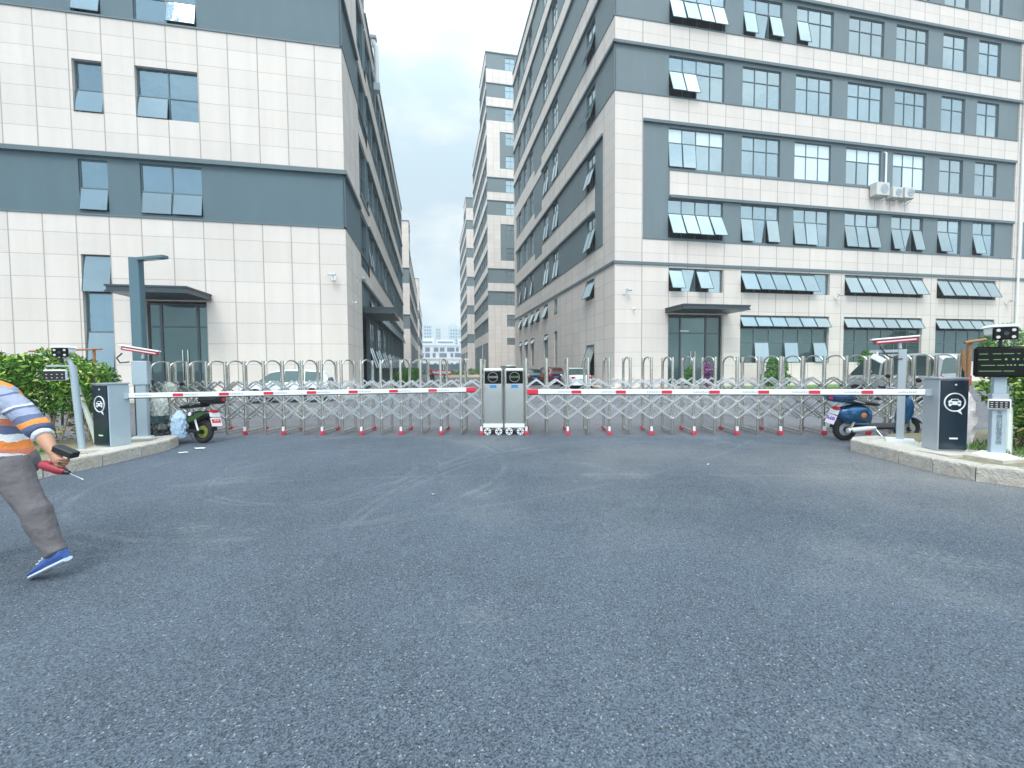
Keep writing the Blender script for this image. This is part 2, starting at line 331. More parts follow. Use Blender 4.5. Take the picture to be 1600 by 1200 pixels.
# ================================================================ buildings
DEP = {'T': 0.0, 'G': .09, 'H': .34}
def facade(tile, gray, O, ang, rects, zmax=None):
    """wall panel as a depth map cut at every rectangle edge; u runs along the wall, -y (local) points outward"""
    us = sorted({round(r[i], 4) for r in rects for i in (0, 1)}); zs = sorted({round(r[i], 4) for r in rects for i in (2, 3)})
    mx = Matrix.Translation(Vector((O[0], O[1], 0))) @ Matrix.Rotation(ang, 4, 'Z')
    def kind(u, z):
        k = None
        for r in rects:
            if r[0] < u < r[1] and r[2] < z < r[3]: k = r[4]
        return k
    nu, nz = len(us)-1, len(zs)-1
    K = [[kind((us[i]+us[i+1])/2, (zs[j]+zs[j+1])/2) for j in range(nz)] for i in range(nu)]
    def q(k, pts): (tile if k == 'T' else gray).face([mx @ Vector(p) for p in pts])
    for i in range(nu):
        j = 0
        while j < nz:
            k = K[i][j]
            j2 = j
            if k in ('T', 'G'):
                while j2+1 < nz and K[i][j2+1] == k: j2 += 1
                d = DEP[k]; q(k, [(us[i], d, zs[j]), (us[i+1], d, zs[j]), (us[i+1], d, zs[j2+1]), (us[i], d, zs[j2+1])])
            j = j2+1
        for j in range(nz):
            k = K[i][j]
            if k is None: continue
            if i+1 < nu and K[i+1][j] and K[i+1][j] != k:
                a, b = sorted((k, K[i+1][j]), key=lambda t: DEP[t]); q(a, [(us[i+1], DEP[a], zs[j]), (us[i+1], DEP[b], zs[j]), (us[i+1], DEP[b], zs[j+1]), (us[i+1], DEP[a], zs[j+1])])
            if j+1 < nz and K[i][j+1] and K[i][j+1] != k:
                a, b = sorted((k, K[i][j+1]), key=lambda t: DEP[t]); q(a, [(us[i], DEP[a], zs[j+1]), (us[i], DEP[b], zs[j+1]), (us[i+1], DEP[b], zs[j+1]), (us[i+1], DEP[a], zs[j+1])])
WCACHE = {}
def window_meshes(w, h, cols, split, opens, blinds, shop):
    key = (round(w, 2), round(h, 2), cols, split, opens, blinds, shop)
    if key in WCACHE: return WCACHE[key]
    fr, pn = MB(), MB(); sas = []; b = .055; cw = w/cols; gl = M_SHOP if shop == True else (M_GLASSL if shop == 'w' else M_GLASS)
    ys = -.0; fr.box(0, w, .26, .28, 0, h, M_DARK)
    fr.box(0, w, -.03, .05, 0, b, M_FRAME); fr.box(0, w, -.03, .05, h-b, h, M_FRAME)
    for c in range(cols+1):
        x = min(max(c*cw-b/2, 0), w-b); fr.box(x, x+b, -.028, .052, b, h-b, M_FRAME)
    zs = [0]+[s*h for s in split]+[h]
    for z in zs[1:-1]: fr.box(b, w-b, -.026, .048, z-b/2, z+b/2, M_FRAME)
    rng = random.Random(repr(key))
    for r in range(len(zs)-1):
        for c in range(cols):
            x0, x1, z0, z1 = c*cw+b*.5, (c+1)*cw-b*.5, zs[r]+b*.4, zs[r+1]-b*.4
            op = [o for o in opens if o[0] == r and o[1] == c]
            if op:
                sa = MB(); sas.append(sa); a = R(op[0][2]*(.58 if op[0][2] > 9 else 1)); mx = Matrix.Translation(Vector((0, -.035, z1))) @ Matrix.Rotation(-a, 4, 'X'); L = z1-z0
                sa.box(x0+.018, x1-.018, -.008, .0, -L+.03, -.03, M_SASHL if shop == 'w' else M_SASH, mx)
                sa.box(x0, x1, -.03, .015, -.028, 0, M_FRAME, mx); sa.box(x0, x1, -.03, .015, -L, -L+.028, M_FRAME, mx)
                sa.box(x0, x0+.022, -.028, .013, -L+.04, -.04, M_FRAME, mx); sa.box(x1-.022, x1, -.028, .013, -L+.04, -.04, M_FRAME, mx)
                for xx in (x0+.05, x1-.05): sa.cyl((xx, -.0, z0+.1), mx @ Vector((xx, .01, -L*.8)), .009, 5, M_FRAME)
            else:
                t = rng.uniform(-.004, .004); u = rng.uniform(-.004, .004); mt = M_BLIND if (r, c) in blinds else gl
                pn.face([(x0, .012+t, z0), (x1, .012+u, z0), (x1, .012+u-t, z1), (x0, .012-u, z1)], mt)
    WCACHE[key] = (fr.mesh('window'), pn.mesh('pane', recalc=False) if pn.f else None, [q.mesh('open_sash') for q in sas]); return WCACHE[key]
def put_window(bld, O, ang, u, z, w, h, cols=1, split=(), opens=(), blinds=(), depth=.2, shop=False, name='window'):
    a, b, c = window_meshes(w, h, cols, split, opens, blinds, shop)
    p = Vector((O[0], O[1], 0)) + Matrix.Rotation(ang, 3, 'Z') @ Vector((u, depth, 0)); p.z = z
    f = inst(None, name, a, bld, p, ang)
    if b: inst(None, 'pane', b, f)
    for q in c: inst(None, 'open_sash', q, f)
    return f
def ledge(mb, O, ang, u0, u1, z, h=.16, out=.1, back=.1):
    mx = Matrix.Translation(Vector((O[0], O[1], 0))) @ Matrix.Rotation(ang, 4, 'Z'); mb.box(u0, u1, -out, back, z, z+h, None, mx)
def canopy(name, bld, x0, x1, y0, y1, z0, z1, label=None):
    c = MB(); c.box(x0, x1, y0, y1, z1-.09, z1); c.box(x0+.05, x1-.05, y0+.05, y1, z0+.07, z1-.093); c.box(x0+.0, x1-.0, y0+.0, y1, z0, z0+.065)
    o = c.build(name, M_CANOPY, bld); return o
def entrance(bld, O, ang, u, w, h, tz, mull, handles, depth=.22):
    """glazed entrance: frame, panes, a pair of doors with long pull handles"""
    p = Vector((O[0], O[1], 0)) + Matrix.Rotation(ang, 3, 'Z') @ Vector((u, depth, 0)); fr = MB(); b = .09
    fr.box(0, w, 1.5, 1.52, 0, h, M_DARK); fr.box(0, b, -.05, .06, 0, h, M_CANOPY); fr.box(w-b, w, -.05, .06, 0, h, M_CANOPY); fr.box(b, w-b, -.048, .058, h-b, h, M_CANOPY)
    fr.box(b, w-b, -.046, .05, tz-.03, tz+.03, M_CANOPY)
    for x in mull: fr.box(x-.06, x+.06, -.049, .056, 0, h-b, M_CANOPY)
    d = fr.build('entrance_frame', None, bld); d.location = p; d.rotation_euler = (0, 0, ang)
    ed = [b]+list(mull)+[w-b]
    for i in range(len(ed)-1):
        g = MB(); g.face([(ed[i], .0, .02), (ed[i+1], .004, .02), (ed[i+1], -.002, tz), (ed[i], 0, tz)], M_SHOP)
        g.face([(ed[i], .0, tz), (ed[i+1], .003, tz), (ed[i+1], 0, h-b), (ed[i], .002, h-b)], M_SHOP); g.build('glass_panel', None, d, recalc=False)
    for x in handles:
        hd = MB(); hd.tube([(x, -.05, 1.0), (x, -.05, 2.7)], .022, 8); hd.cyl((x, -.05, 1.15), (x, .0, 1.15), .015, 6); hd.cyl((x, -.05, 2.55), (x, 0, 2.55), .015, 6); hd.build('door_handle', M_CHROME, d, True)
    return d
# ---------------- right-hand building (nearest east block)
XR, YR = 12.84, 27.8
BR = thing('office_block', 'large pale tiled office block with grey window bands behind the right half of the gate', 'building', (XR, YR, 0), 0, 'tiled office blocks along the street')
wt, wg, ld = MB(), MB(), MB(); WD = 50.0
rows = [10.95, 16.0, 21.05, 26.1, 31.15, 36.2, 41.2]      # window sills; 2.85 m tall
colsF = [(4.22, 4.5, 4), (10.25, 3.35, 3), (14.9, 3.35, 3), (19.7, 3.4, 3), (24.3, 3.25, 3), (29.1, 2.55, 2), (32.95, 2.45, 2)]
RH = 46.0
rc = [(0, WD, 0, RH, 'T')]
rc += [(2.18, 37.4, 10.82, 19.05, 'G'), (4.3, 37.4, 13.98, 15.78, 'T')]
for z in (20.95, 26.0, 31.05, 36.1, 41.1): rc.append((0, 37.6 if z < 30 else WD, z, z+3.2, 'G'))
for z in (10.82, 15.8, 20.95, 26.0): rc.append((38.5, WD, z, z+3.2, 'G'))
for z in rows:
    for u, ww, n in colsF: rc.append((u, u+ww, z, z+2.82, 'H'))
gw = [(10.25, 8.05, 6), (19.73, 7.9, 6), (29.1, 6.5, 5)]
rc.append((4.25, 8.75, 7.08, 8.78, 'H'))
for u, ww, n in gw: rc += [(u, u+ww, 7.14, 8.8, 'H'), (u, u+ww, 1.8, 5.45, 'H')]
rc.append((4.25, 8.72, 0.15, 5.42, 'H'))
facade(wt, wg, (0, 0), 0, rc)
opF = {0: [((0,0,40),(0,1,42),(0,2,40),(0,3,43)), ((0,0,15),(0,2,17)), ((0,0,14),(0,1,12)), ((0,0,18),(0,1,16),(0,2,20)), ((0,0,20),(0,2,22)), ((0,0,22),), ((0,0,20),)],
       1: [((0,0,5),(0,1,5)), (), (), (), (), (), ()], 2: [((0,0,34),(0,1,33)), (), (), (), (), (), ()],
       3: [((0,0,30),(0,1,33),(0,2,32),(0,3,31)), ((0,0,20),(0,2,22)), ((0,0,20),), (), (), (), ()], 4: [(), (), ((0,1,20),), (), (), (), ()], 5: [()]*7, 6: [()]*7}
blF = {(1,0): ((1,2),(1,3),(1,0)), (1,2): tuple((r, c) for r in (0,1) for c in range(3)), (1,3): ((1,0),(1,1),(1,2),(0,2)), (1,4): ((0,1),(0,2),(1,0),(1,1),(1,2))}
for r, z in enumerate(rows[:5]):
    for c, (u, ww, n) in enumerate(colsF): put_window(BR, (0, 0), 0, u, z, ww, 2.82, n, (.64,), opF[r][c], blF.get((r, c), ()))
for r, z in enumerate(rows[5:]):
    for c, (u, ww, n) in enumerate(colsF[3:]): put_window(BR, (0, 0), 0, u, z, ww, 2.82, n, (.64,), ())
put_window(BR, (0, 0), 0, 4.25, 7.08, 4.5, 1.7, 4, (), ((0,0,40),(0,2,42)))
for k, (u, ww, n) in enumerate(gw):
    put_window(BR, (0, 0), 0, u, 7.14, ww, 1.66, n, (), tuple((0, c, 41+(c*7) % 4) for c in range(n-1 if k == 0 else n)))
    put_window(BR, (0, 0), 0, u, 1.8, ww, 3.65, n, (.44, .72), tuple((2, c, 48+(c*5) % 3) for c in range(n)) + (((0,1,10), (0,3,11), (0,5,9)) if k == 0 else ()), shop=True)
entrance(BR, (0, 0), 0, 4.25, 4.47, 5.3, 4.05, (1.08, 3.2), (1.95, 2.3))
for z, u0, u1 in ((8.98, 0, WD), (24.18, 0, 38), (29.22, 0, 38), (34.27, 0, WD), (39.3, 0, WD), (19.05, 2.18, 37.4), (14.0-.14, 4.3, 37.4), (44.3, 0, WD)): ledge(ld, (0, 0), 0, u0-(.1 if u0 == 0 else 0), u1, z-.06, .2, .1)
for z in (20.9, 25.95, 31.0, 36.05, 41.05, 10.78): ledge(ld, (0, 0), 0, 0-(.05 if z > 19 else -2.18), 37.5, z-.02, .07, .045)
ledge(ld, (0, 0), 0, 4.3, 37.4, 15.74, .07, .045)
ledge(ld, (0, 0), 0, -.1, WD, RH, .22, .12)
# street side (faces -x): u runs from far (0) to the corner
SL = 35.7; a90 = -math.pi/2; Os = (0, SL)
U = lambda y: SL-(y-YR)
rs = [(0, SL, 0, RH, 'T')]
rs.append((U(44.2), U(29.8), 10.82, 18.85, 'G')); rs.append((U(47.3), U(44.2), 10.82, 18.85, 'G')); rs.append((U(47.3), U(31.6), 13.98, 15.78, 'T'))
rs.append((U(62.2), U(47.3), 10.82, 24.0, 'G')); 
for z in (13.98, 19.0): rs.append((U(62.2), U(47.3), z, z+1.75, 'T')); rs.append((U(51), U(47.3), z+.85, z+1.8, 'G'))
for z in (20.95, 26.0, 31.05, 36.1, 41.1):
    rs.append((U(47.3) if z < 21 else (U(62.2) if z < 25 else 0), SL, z, z+3.2, 'G'))
rs.append((U(51), U(47.3), 25.1, 26.1, 'G'))
sc_ = [(31.5, 1.85), (41.3, 1.9), (44.95, 1.9), (51.8, 1.7), (55.2, 1.8), (58.8, 1.8)]
opS = {0: 26, 1: 20, 2: 24, 3: 9, 4: 8, 5: 7}
for r, z in enumerate(rows):
    for c, (y, ww) in enumerate(sc_): rs.append((U(y+ww), U(y), z, z+2.82, 'H'))
sg = [(31.5, 1.9), (41.4, 1.3), (44.95, 1.8), (48.6, 1.8), (51.4, 1.8), (54.8, 1.9), (58.6, 1.6)]
for c, (y, ww) in enumerate(sg): 
    rs.append((U(y+ww), U(y), 7.1, 8.7, 'H'))
    if c != 3: rs.append((U(y+ww), U(y), 1.8 if c else .9, 5.35 if c else 3.4, 'H'))
facade(wt, wg, Os, a90, rs)
rr = random.Random(3)
for r, z in enumerate(rows):
    for c, (y, ww) in enumerate(sc_):
        op = ()
        if c == 0 and r < 4: op = ((0, 0, 28 if r != 2 else 40), (0, 1, 30))
        elif c in (1, 2) and r < 3: op = ((0, 0, 14), (0, 1, 12))
        elif c > 2 and r == 0: op = ((0, 0, 12),)
        put_window(BR, Os, a90, U(y+ww), z, ww, 2.82, 2, (.64,), op)
for c, (y, ww) in enumerate(sg):
    put_window(BR, Os, a90, U(y+ww), 7.1, ww, 1.6, 1, (), ((0, 0, 36 if c in (0, 2, 3, 4, 5, 6) else 4),))
    if c == 0: put_window(BR, Os, a90, U(y+ww), .9, ww, 2.5, 1, (), ((0, 0, 32),))
    elif c != 3: put_window(BR, Os, a90, U(y+ww), 1.8, ww, 3.55, 1, (.35, .78), ((2, 0, 40),) if c != 1 else ())
for z in (8.98, 24.18, 29.22, 34.27, 39.3, 44.3): ledge(ld, Os, a90, 0 if z != 24.18 else U(47.3), SL+.1, z-.06, .2, .1)
for z in (20.9, 25.95, 31.0, 36.05, 41.05): ledge(ld, Os, a90, U(47.3) if z < 27 else 0, SL+.04, z-.02, .07, .045)
ledge(ld, Os, a90, U(62.2), U(29.8), 18.85, .18, .1); ledge(ld, Os, a90, U(62.2), U(31.6), 13.8, .18, .1); ledge(ld, Os, a90, U(62.2), U(29.8), 10.76, .07, .045); ledge(ld, Os, a90, U(47.3), U(31.6), 15.74, .07, .045); ledge(ld, Os, a90, 0, SL+.1, RH, .22, .12)
# rear, far end and flat roof close the volume
wt.face([(0, SL, 0), (WD, SL, 0), (WD, SL, RH), (0, SL, RH)]); wt.face([(WD, 0, 0), (WD, SL, 0), (WD, SL, RH), (WD, 0, RH)])
wt.build('wall', M_TR, BR); wg.build('cladding_band', M_GR, BR); ld.build('ledge', M_LEDGE, BR)
rf = MB(); rf.box(.3, WD-.3, .3, SL-.3, RH-.9, RH-.7); rf.build('roof', M_CONC, BR)
canopy('canopy', BR, 16.8-XR, 22.02-XR, 25.5-YR, -.02, 5.5, 5.84)
dp = MB(); dp.tube([(37.9, -.14, .2), (37.9, -.14, 33)], .09, 10); dp.build('downpipe', M_WHITE, BR, True)
sl = MB(); sl.box(5.0, 5.7, -.0, .02, 4.18, 4.24); sl.build('door_sign', M_WHLED, BR).location = (.3, .15, 0)
# ---------------- left-hand building (nearest west block)
XL, YL = -4.68, 25.4
BL = thing('office_block', 'pale tiled office block with two grey bands filling the left of the view', 'building', (XL, YL, 0), 0, 'tiled office blocks along the street')
wt, wg, ld = MB(), MB(), MB(); WL = 30.0
OL = (-WL, 0); u_ = lambda x: x-XL+WL
rc = [(0, WL, 0, 40, 'T')]
for z in (9.68, 19.68, 29.7): rc.append((0, WL, z, z+3.0, 'G'))
hw = [(-17.62, 1.3), (-14.87, 2.9), (-25.6, 2.9)]
for z in (9.85, 14.78, 19.8, 24.8, 29.85, 34.8):
    for x, ww in hw: rc.append((u_(x), u_(x+ww), z, z+2.62, 'H'))
rc.append((u_(-17.62), u_(-16.32), .6, 7.62, 'H')); rc.append((u_(-14.85), u_(-11.95), .15, 5.32, 'H')); rc.append((u_(-25.6), u_(-22.7), 1.8, 5.3, 'H'))
facade(wt, wg, OL, 0, rc)
for i, z in enumerate((9.85, 14.78, 19.8, 24.8)):
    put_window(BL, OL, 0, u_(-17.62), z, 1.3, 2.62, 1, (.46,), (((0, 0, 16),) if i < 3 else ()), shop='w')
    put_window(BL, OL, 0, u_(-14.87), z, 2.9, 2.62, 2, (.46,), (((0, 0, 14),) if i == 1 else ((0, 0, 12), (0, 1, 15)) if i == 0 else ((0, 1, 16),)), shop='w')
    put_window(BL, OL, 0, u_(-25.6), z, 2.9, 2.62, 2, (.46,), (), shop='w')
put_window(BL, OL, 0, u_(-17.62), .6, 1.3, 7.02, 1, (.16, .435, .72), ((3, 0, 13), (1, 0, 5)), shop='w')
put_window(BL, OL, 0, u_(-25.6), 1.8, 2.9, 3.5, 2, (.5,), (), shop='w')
entrance(BL, OL, 0, u_(-14.85), 2.9, 5.2, 3.95, (.63, 2.39), (1.6, 1.85))
for z in (12.68, 22.68, 32.7): ledge(ld, OL, 0, 0, WL+.1, z-.06, .22, .12)
for z in (9.6, 19.6, 29.62): ledge(ld, OL, 0, 0, WL+.05, z, .09, .05)
canopy('canopy', BL, -15.1-XL, -11.65-XL, 23.0-YL, -.02, 5.36, 5.7)
# street side (faces +x): u = y - YL
TS = 9.3; LS = 49.6; Oe = (0, 0); e90 = math.pi/2
rt_ = [(0, TS, 0, 40, 'T'), (5.2, TS, 0, 40, 'G')]
for z in (9.68, 19.68, 29.7): rt_.append((0, 5.2, z, z+3.0, 'G'))
for z in (7.8, 12.75, 17.8, 22.8, 27.85): rt_.append((5.2, TS, z, z+.95, 'T'))
rt_.append((5.9, 8.4, 8.9, 12.5, 'H')); rt_.append((5.9, 8.4, 13.9, 17.6, 'H')); rt_.append((5.9, 8.4, 18.95, 22.6, 'H')); rt_.append((5.9, 8.4, 23.95, 27.6, 'H'))
rt_.append((5.6, TS-.2, .15, 5.5, 'H'))
facade(wt, wg, Oe, e90, rt_)
for z in (8.9, 13.9, 18.95, 23.95): put_window(BL, Oe, e90, 5.9, z, 2.5, 3.6 if z < 9 else 3.65, 2, (.5,), (), depth=.25, shop='w')
rt2 = [(TS, LS, 0, 29.0, 'T')]
for z in (9.68, 14.72, 19.72, 24.75): rt2.append((TS, LS, z, z+3.05, 'G'))
rt2.append((TS, LS-.6, .2, 7.75, 'G'))
wy = [TS+.5+k*3.35 for k in range(12)]
for z in (9.8, 14.85, 19.85, 24.88):
    for y in wy: rt2.append((y, y+2.5, z, z+2.75, 'H'))
sy_ = [TS+.2+k*4.95 for k in range(8)]
for y in sy_: rt2.append((y, y+4.6, .3, 7.6, 'H'))
facade(wt, wg, Oe, e90, rt2)
for r, z in enumerate((9.8, 14.85, 19.85, 24.88)):
    for k, y in enumerate(wy): put_window(BL, Oe, e90, y, z, 2.5, 2.75, 3, (.64,), (((0, 0, 14), (0, 2, 12)) if (k+r) % 3 == 0 else ()), shop='w')
for k, y in enumerate(sy_): put_window(BL, Oe, e90, y, .3, 4.6, 7.3, 4, (.17, .42, .74), ((3, 0, 30), (3, 1, 32), (3, 2, 30), (3, 3, 31), (1, 0, 30), (1, 1, 32), (1, 3, 30)), shop=True, depth=.25)
for z, a, b in ((12.68, -.1, 5.2), (22.68, -.1, 5.2), (32.7, -.1, TS), (7.75, 5.2, LS), (13.66, 5.2, TS), (28.95, TS, LS)): ledge(ld, Oe, e90, a, b, z-.06, .2, .11)
for z in (12.7, 17.75, 22.75): ledge(ld, Oe, e90, TS, LS, z-.06, .16, .09)
for z in (9.6, 14.66, 19.62, 24.68): ledge(ld, Oe, e90, TS if z not in (9.6, 19.62) else -.05, LS, z, .08, .05)
wt.face([(-WL, 20, 0), (0, 20, 0), (0, 20, 40), (-WL, 20, 40)]) if False else None
wt.face([(0, TS, 29.0), (-WL, TS, 29.0), (-WL, TS, 40), (0, TS, 40)]); wt.face([(0, LS, 0), (-WL, LS, 0), (-WL, LS, 29), (0, LS, 29)]); wt.face([(-WL, 0, 0), (-WL, LS, 0), (-WL, LS, 29), (-WL, 0, 40)])
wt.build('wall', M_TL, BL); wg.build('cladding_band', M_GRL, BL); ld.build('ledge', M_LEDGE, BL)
rf = MB(); rf.box(-WL+.3, -.3, TS, LS-.3, 28.2, 28.4); rf.box(-WL+.3, -.3, .3, TS-.02, 39, 39.3); rf.build('roof', M_CONC, BL)
canopy('side_canopy', BL, -.02, 2.15, 31.0-YL, 36.0-YL, 5.55, 6.0)
# ---------------- blocks further along the street
def block(label, x, y, side, W, volumes, seed):
    """side=+1: its street side faces -x (east of the street); -1: faces +x. volumes: (y0, y1, height, z of grey bands, (blocks))"""
    b = thing('office_block', label, 'building', (x, y, 0), 0, 'tiled office blocks along the street'); wt, wg, ld = MB(), MB(), MB(); rn = random.Random(seed)
    prev = 0
    for vi, (y0, y1, hh, bands, blocks) in enumerate(volumes):
        O = (0, y0) if side > 0 else (-W, y0); L = y1-y0
        zlo = prev
        if hh > prev:
            rc = [(0, W, zlo, hh, 'T')]
            for z, h in bands: rc.append((0, W, max(z, zlo), z+h, 'G')) if z+h > zlo+.5 else None
            for z, h in blocks: rc.append((3.0 if side > 0 else 0, W if side > 0 else W-3.0, z, z+h, 'G')) if z > zlo else None
            fu = [4.3, 10.3, 15.3] if side > 0 else [W-6.6]
            if vi == 0:
                for z, h in bands:
                    if h < 4:
                        for u in fu: rc.append((u, u+2.3, z+.15, z+2.85, 'H'))
                for z, h in blocks:
                    for zz in (z+.2, z+5.3):
                        for u in fu: rc.append((u, u+2.3, zz, zz+2.7, 'H'))
                for u in fu: rc.append((u, u+2.3, 11.0, 13.7, 'H')); rc.append((u, u+2.3, 6.8, 8.4, 'H'))
            facade(wt, wg, O, 0, rc)
            for r in rc:
                if r[4] == 'H': put_window(b, O, 0, r[0], r[2], r[1]-r[0], r[3]-r[2], 2, (.6,))
        a = a90 if side > 0 else e90; Oe = (0, y1) if side > 0 else (0, y0); rs = [(0, L, 0, hh, 'T')]; wl = []
        zz = 5.7 if side < 0 else 5.6
        for z in [k*5.05+4.7 for k in range(1, 14)]:
            if z+3.3 > hh: break
            rs.append((0, L, z, z+3.1, 'G'))
            k = 1.0
            while k+2.4 < L-1:
                rs.append((k, k+2.4, z+.15, z+2.9, 'H')); wl.append((k, z+.15)); k += 3.3
            ledge(ld, Oe, a, 0, L+.1, z+3.08, .16, .09)
        rs.append((.5, L-.6, .3, 7.4, 'G')); facade(wt, wg, Oe, a, rs)
        for k, z in wl: put_window(b, Oe, a, k, z, 2.4, 2.75, 2, (.64,))
        k = 1.0
        xs = 1 if side < 0 else -1
        rfz = MB(); rfz.box(.3 if side > 0 else -W+.3, W-.3 if side > 0 else -.3, y0+.2, y1-.2, hh-.6, hh-.4); rfz.build('roof', M_CONC, b)
        ledge(ld, Oe, a, 0, L+.1, hh-.02, .2, .1); 
        wt.face([(0, y1, 0), ((W if side > 0 else -W), y1, 0), ((W if side > 0 else -W), y1, hh), (0, y1, hh)])
        if vi == 0:
            ledge(ld, O, 0, -.1, W+.1, hh, .2, .1)
            for z, h in bands: ledge(ld, O, 0, -.05, W+.05, z+h-.02, .14, .09)
        if vi+1 < len(volumes) and volumes[vi+1][2] < hh: wt.face([(0, y1, 0), ((W if side > 0 else -W), y1, 0), ((W if side > 0 else -W), y1, hh), (0, y1, hh)])
        prev = max(prev, hh) if vi == 0 else prev
    wt.build('wall', M_TF, b); wg.build('cladding_band', M_GR, b); ld.build('ledge', M_LEDGE, b); return b
bd = [(15.8, 3.1), (20.8, 3.2), (36.0, 3.2), (41.1, 3.2), (56.8, 3.0), (61.9, 3.0), (68.0, 3.5)]
T2 = block('tall pale tower with grey roof band rising behind the right hand building', 12.85, 94, 1, 40, [(0, 12, 71.5, bd, [(25.9, 8.2), (46.4, 8.1)]), (12, 31, 61, [], [])], 1)
T3 = block('distant tower, narrow and pale, nearest the open sky on the right of the street', 12.85, 150, 1, 30, [(0, 10, 62, [(10.5, 3.1), (20.8, 3.1), (30.9, 3.2), (41, 3.2), (51, 3.1), (58.4, 3.6)], []), (10, 34, 56, [], [])], 2)
B2 = block('second pale block on the left of the street, seen past the nearest left building', -4.5, 96, -1, 16, [(0, 4, 34.2, [(10.45, 3.1), (20.6, 3.3)], []), (4, 54, 27.6, [], [])], 3)
B3 = block('farthest pale block on the left of the street', -4.3, 165, -1, 16, [(0, 4, 36, [(10.4, 3.1), (20.6, 3.2)], []), (4, 50, 27.6, [], [])], 4)
pr = MB(); pr.box(21, 24.5, -1.6, -.05, 4.0, 4.5); pr.box(21.5, 24, -1.2, -.05, 4.5, 4.7); 
pr.v = [(v[0]-13.5, v[1], v[2]) for v in pr.v]; pr.build('porch_roof', mat('brown_stone', (.2, .15, .12), .7, 0, .2), T2)
# ---------------- far background: white slab building, towers
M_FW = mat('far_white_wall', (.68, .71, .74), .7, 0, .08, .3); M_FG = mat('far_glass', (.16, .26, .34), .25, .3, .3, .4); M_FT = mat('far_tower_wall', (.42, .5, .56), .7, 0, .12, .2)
FB = thing('far_building', 'long white building with rows of dark windows closing the end of the street', 'building', (10, 245, 0)); wf = MB(); wn2 = None
wf.box(-34, 34, 0, 20, 0, 14.6); wf.box(-34.2, 34.2, -.3, 20, 14.6, 15.3); wf.box(-34, 34, -.35, -.01, 6.9, 7.3)
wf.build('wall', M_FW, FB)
rn = random.Random(5)
for zi, z in enumerate((2.2, 5.2 if False else 7.9, 11.2)):
    k = -33
    while k < 32:
        ww = rn.choice((1.6, 2.6, 4.2)); q = MB(); q.box(k, k+ww, -.12, -.02, z, z+2.4); q.box(k+ww/2-.08, k+ww/2+.08, -.2, -.12, z, z+2.4, None); q.build('window', M_FG, FB); k += ww+rn.choice((.9, 1.6, 2.2))
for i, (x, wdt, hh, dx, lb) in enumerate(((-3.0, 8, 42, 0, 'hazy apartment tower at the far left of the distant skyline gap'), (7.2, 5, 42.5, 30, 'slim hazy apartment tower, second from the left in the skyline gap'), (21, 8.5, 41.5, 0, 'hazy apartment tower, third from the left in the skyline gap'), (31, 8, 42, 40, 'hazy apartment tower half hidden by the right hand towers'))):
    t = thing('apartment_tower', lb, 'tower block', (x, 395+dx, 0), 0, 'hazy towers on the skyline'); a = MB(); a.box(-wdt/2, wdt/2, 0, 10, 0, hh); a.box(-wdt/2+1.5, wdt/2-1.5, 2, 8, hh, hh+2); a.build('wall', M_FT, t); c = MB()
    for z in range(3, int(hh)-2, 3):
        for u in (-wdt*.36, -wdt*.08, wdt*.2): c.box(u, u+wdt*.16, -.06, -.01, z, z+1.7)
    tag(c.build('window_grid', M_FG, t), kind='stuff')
lowb = thing('low_office', 'low pale blocks between the far white building and the skyline towers', 'building', (12, 330, 0)); a = MB(); a.box(-8, 6, 0, 15, 0, 24); a.box(9, 26, 0, 15, 0, 24.5); a.box(-22, -10, 0, 15, 0, 25); a.build('wall', M_FW, lowb)
c = MB()
for z in (14, 17.5, 21): c.box(-7, 5, -.05, -.01, z, z+1.4); c.box(10, 25, -.05, -.01, z, z+1.4); c.box(-21, -11, -.05, -.01, z, z+1.4)
c.build('window_strip', M_FG, lowb)
# ================================================================ retractable gate
M_CAB = mat('brushed_steel_sheet', (.60, .62, .60), .24, .9, .06, 1.5)
GP0 = Vector((1.67, 9.68, 0)); gd = Vector((.9707, -.2403, 0)); gang = math.atan2(gd.y, gd.x); SP = .485; GDEP = .74
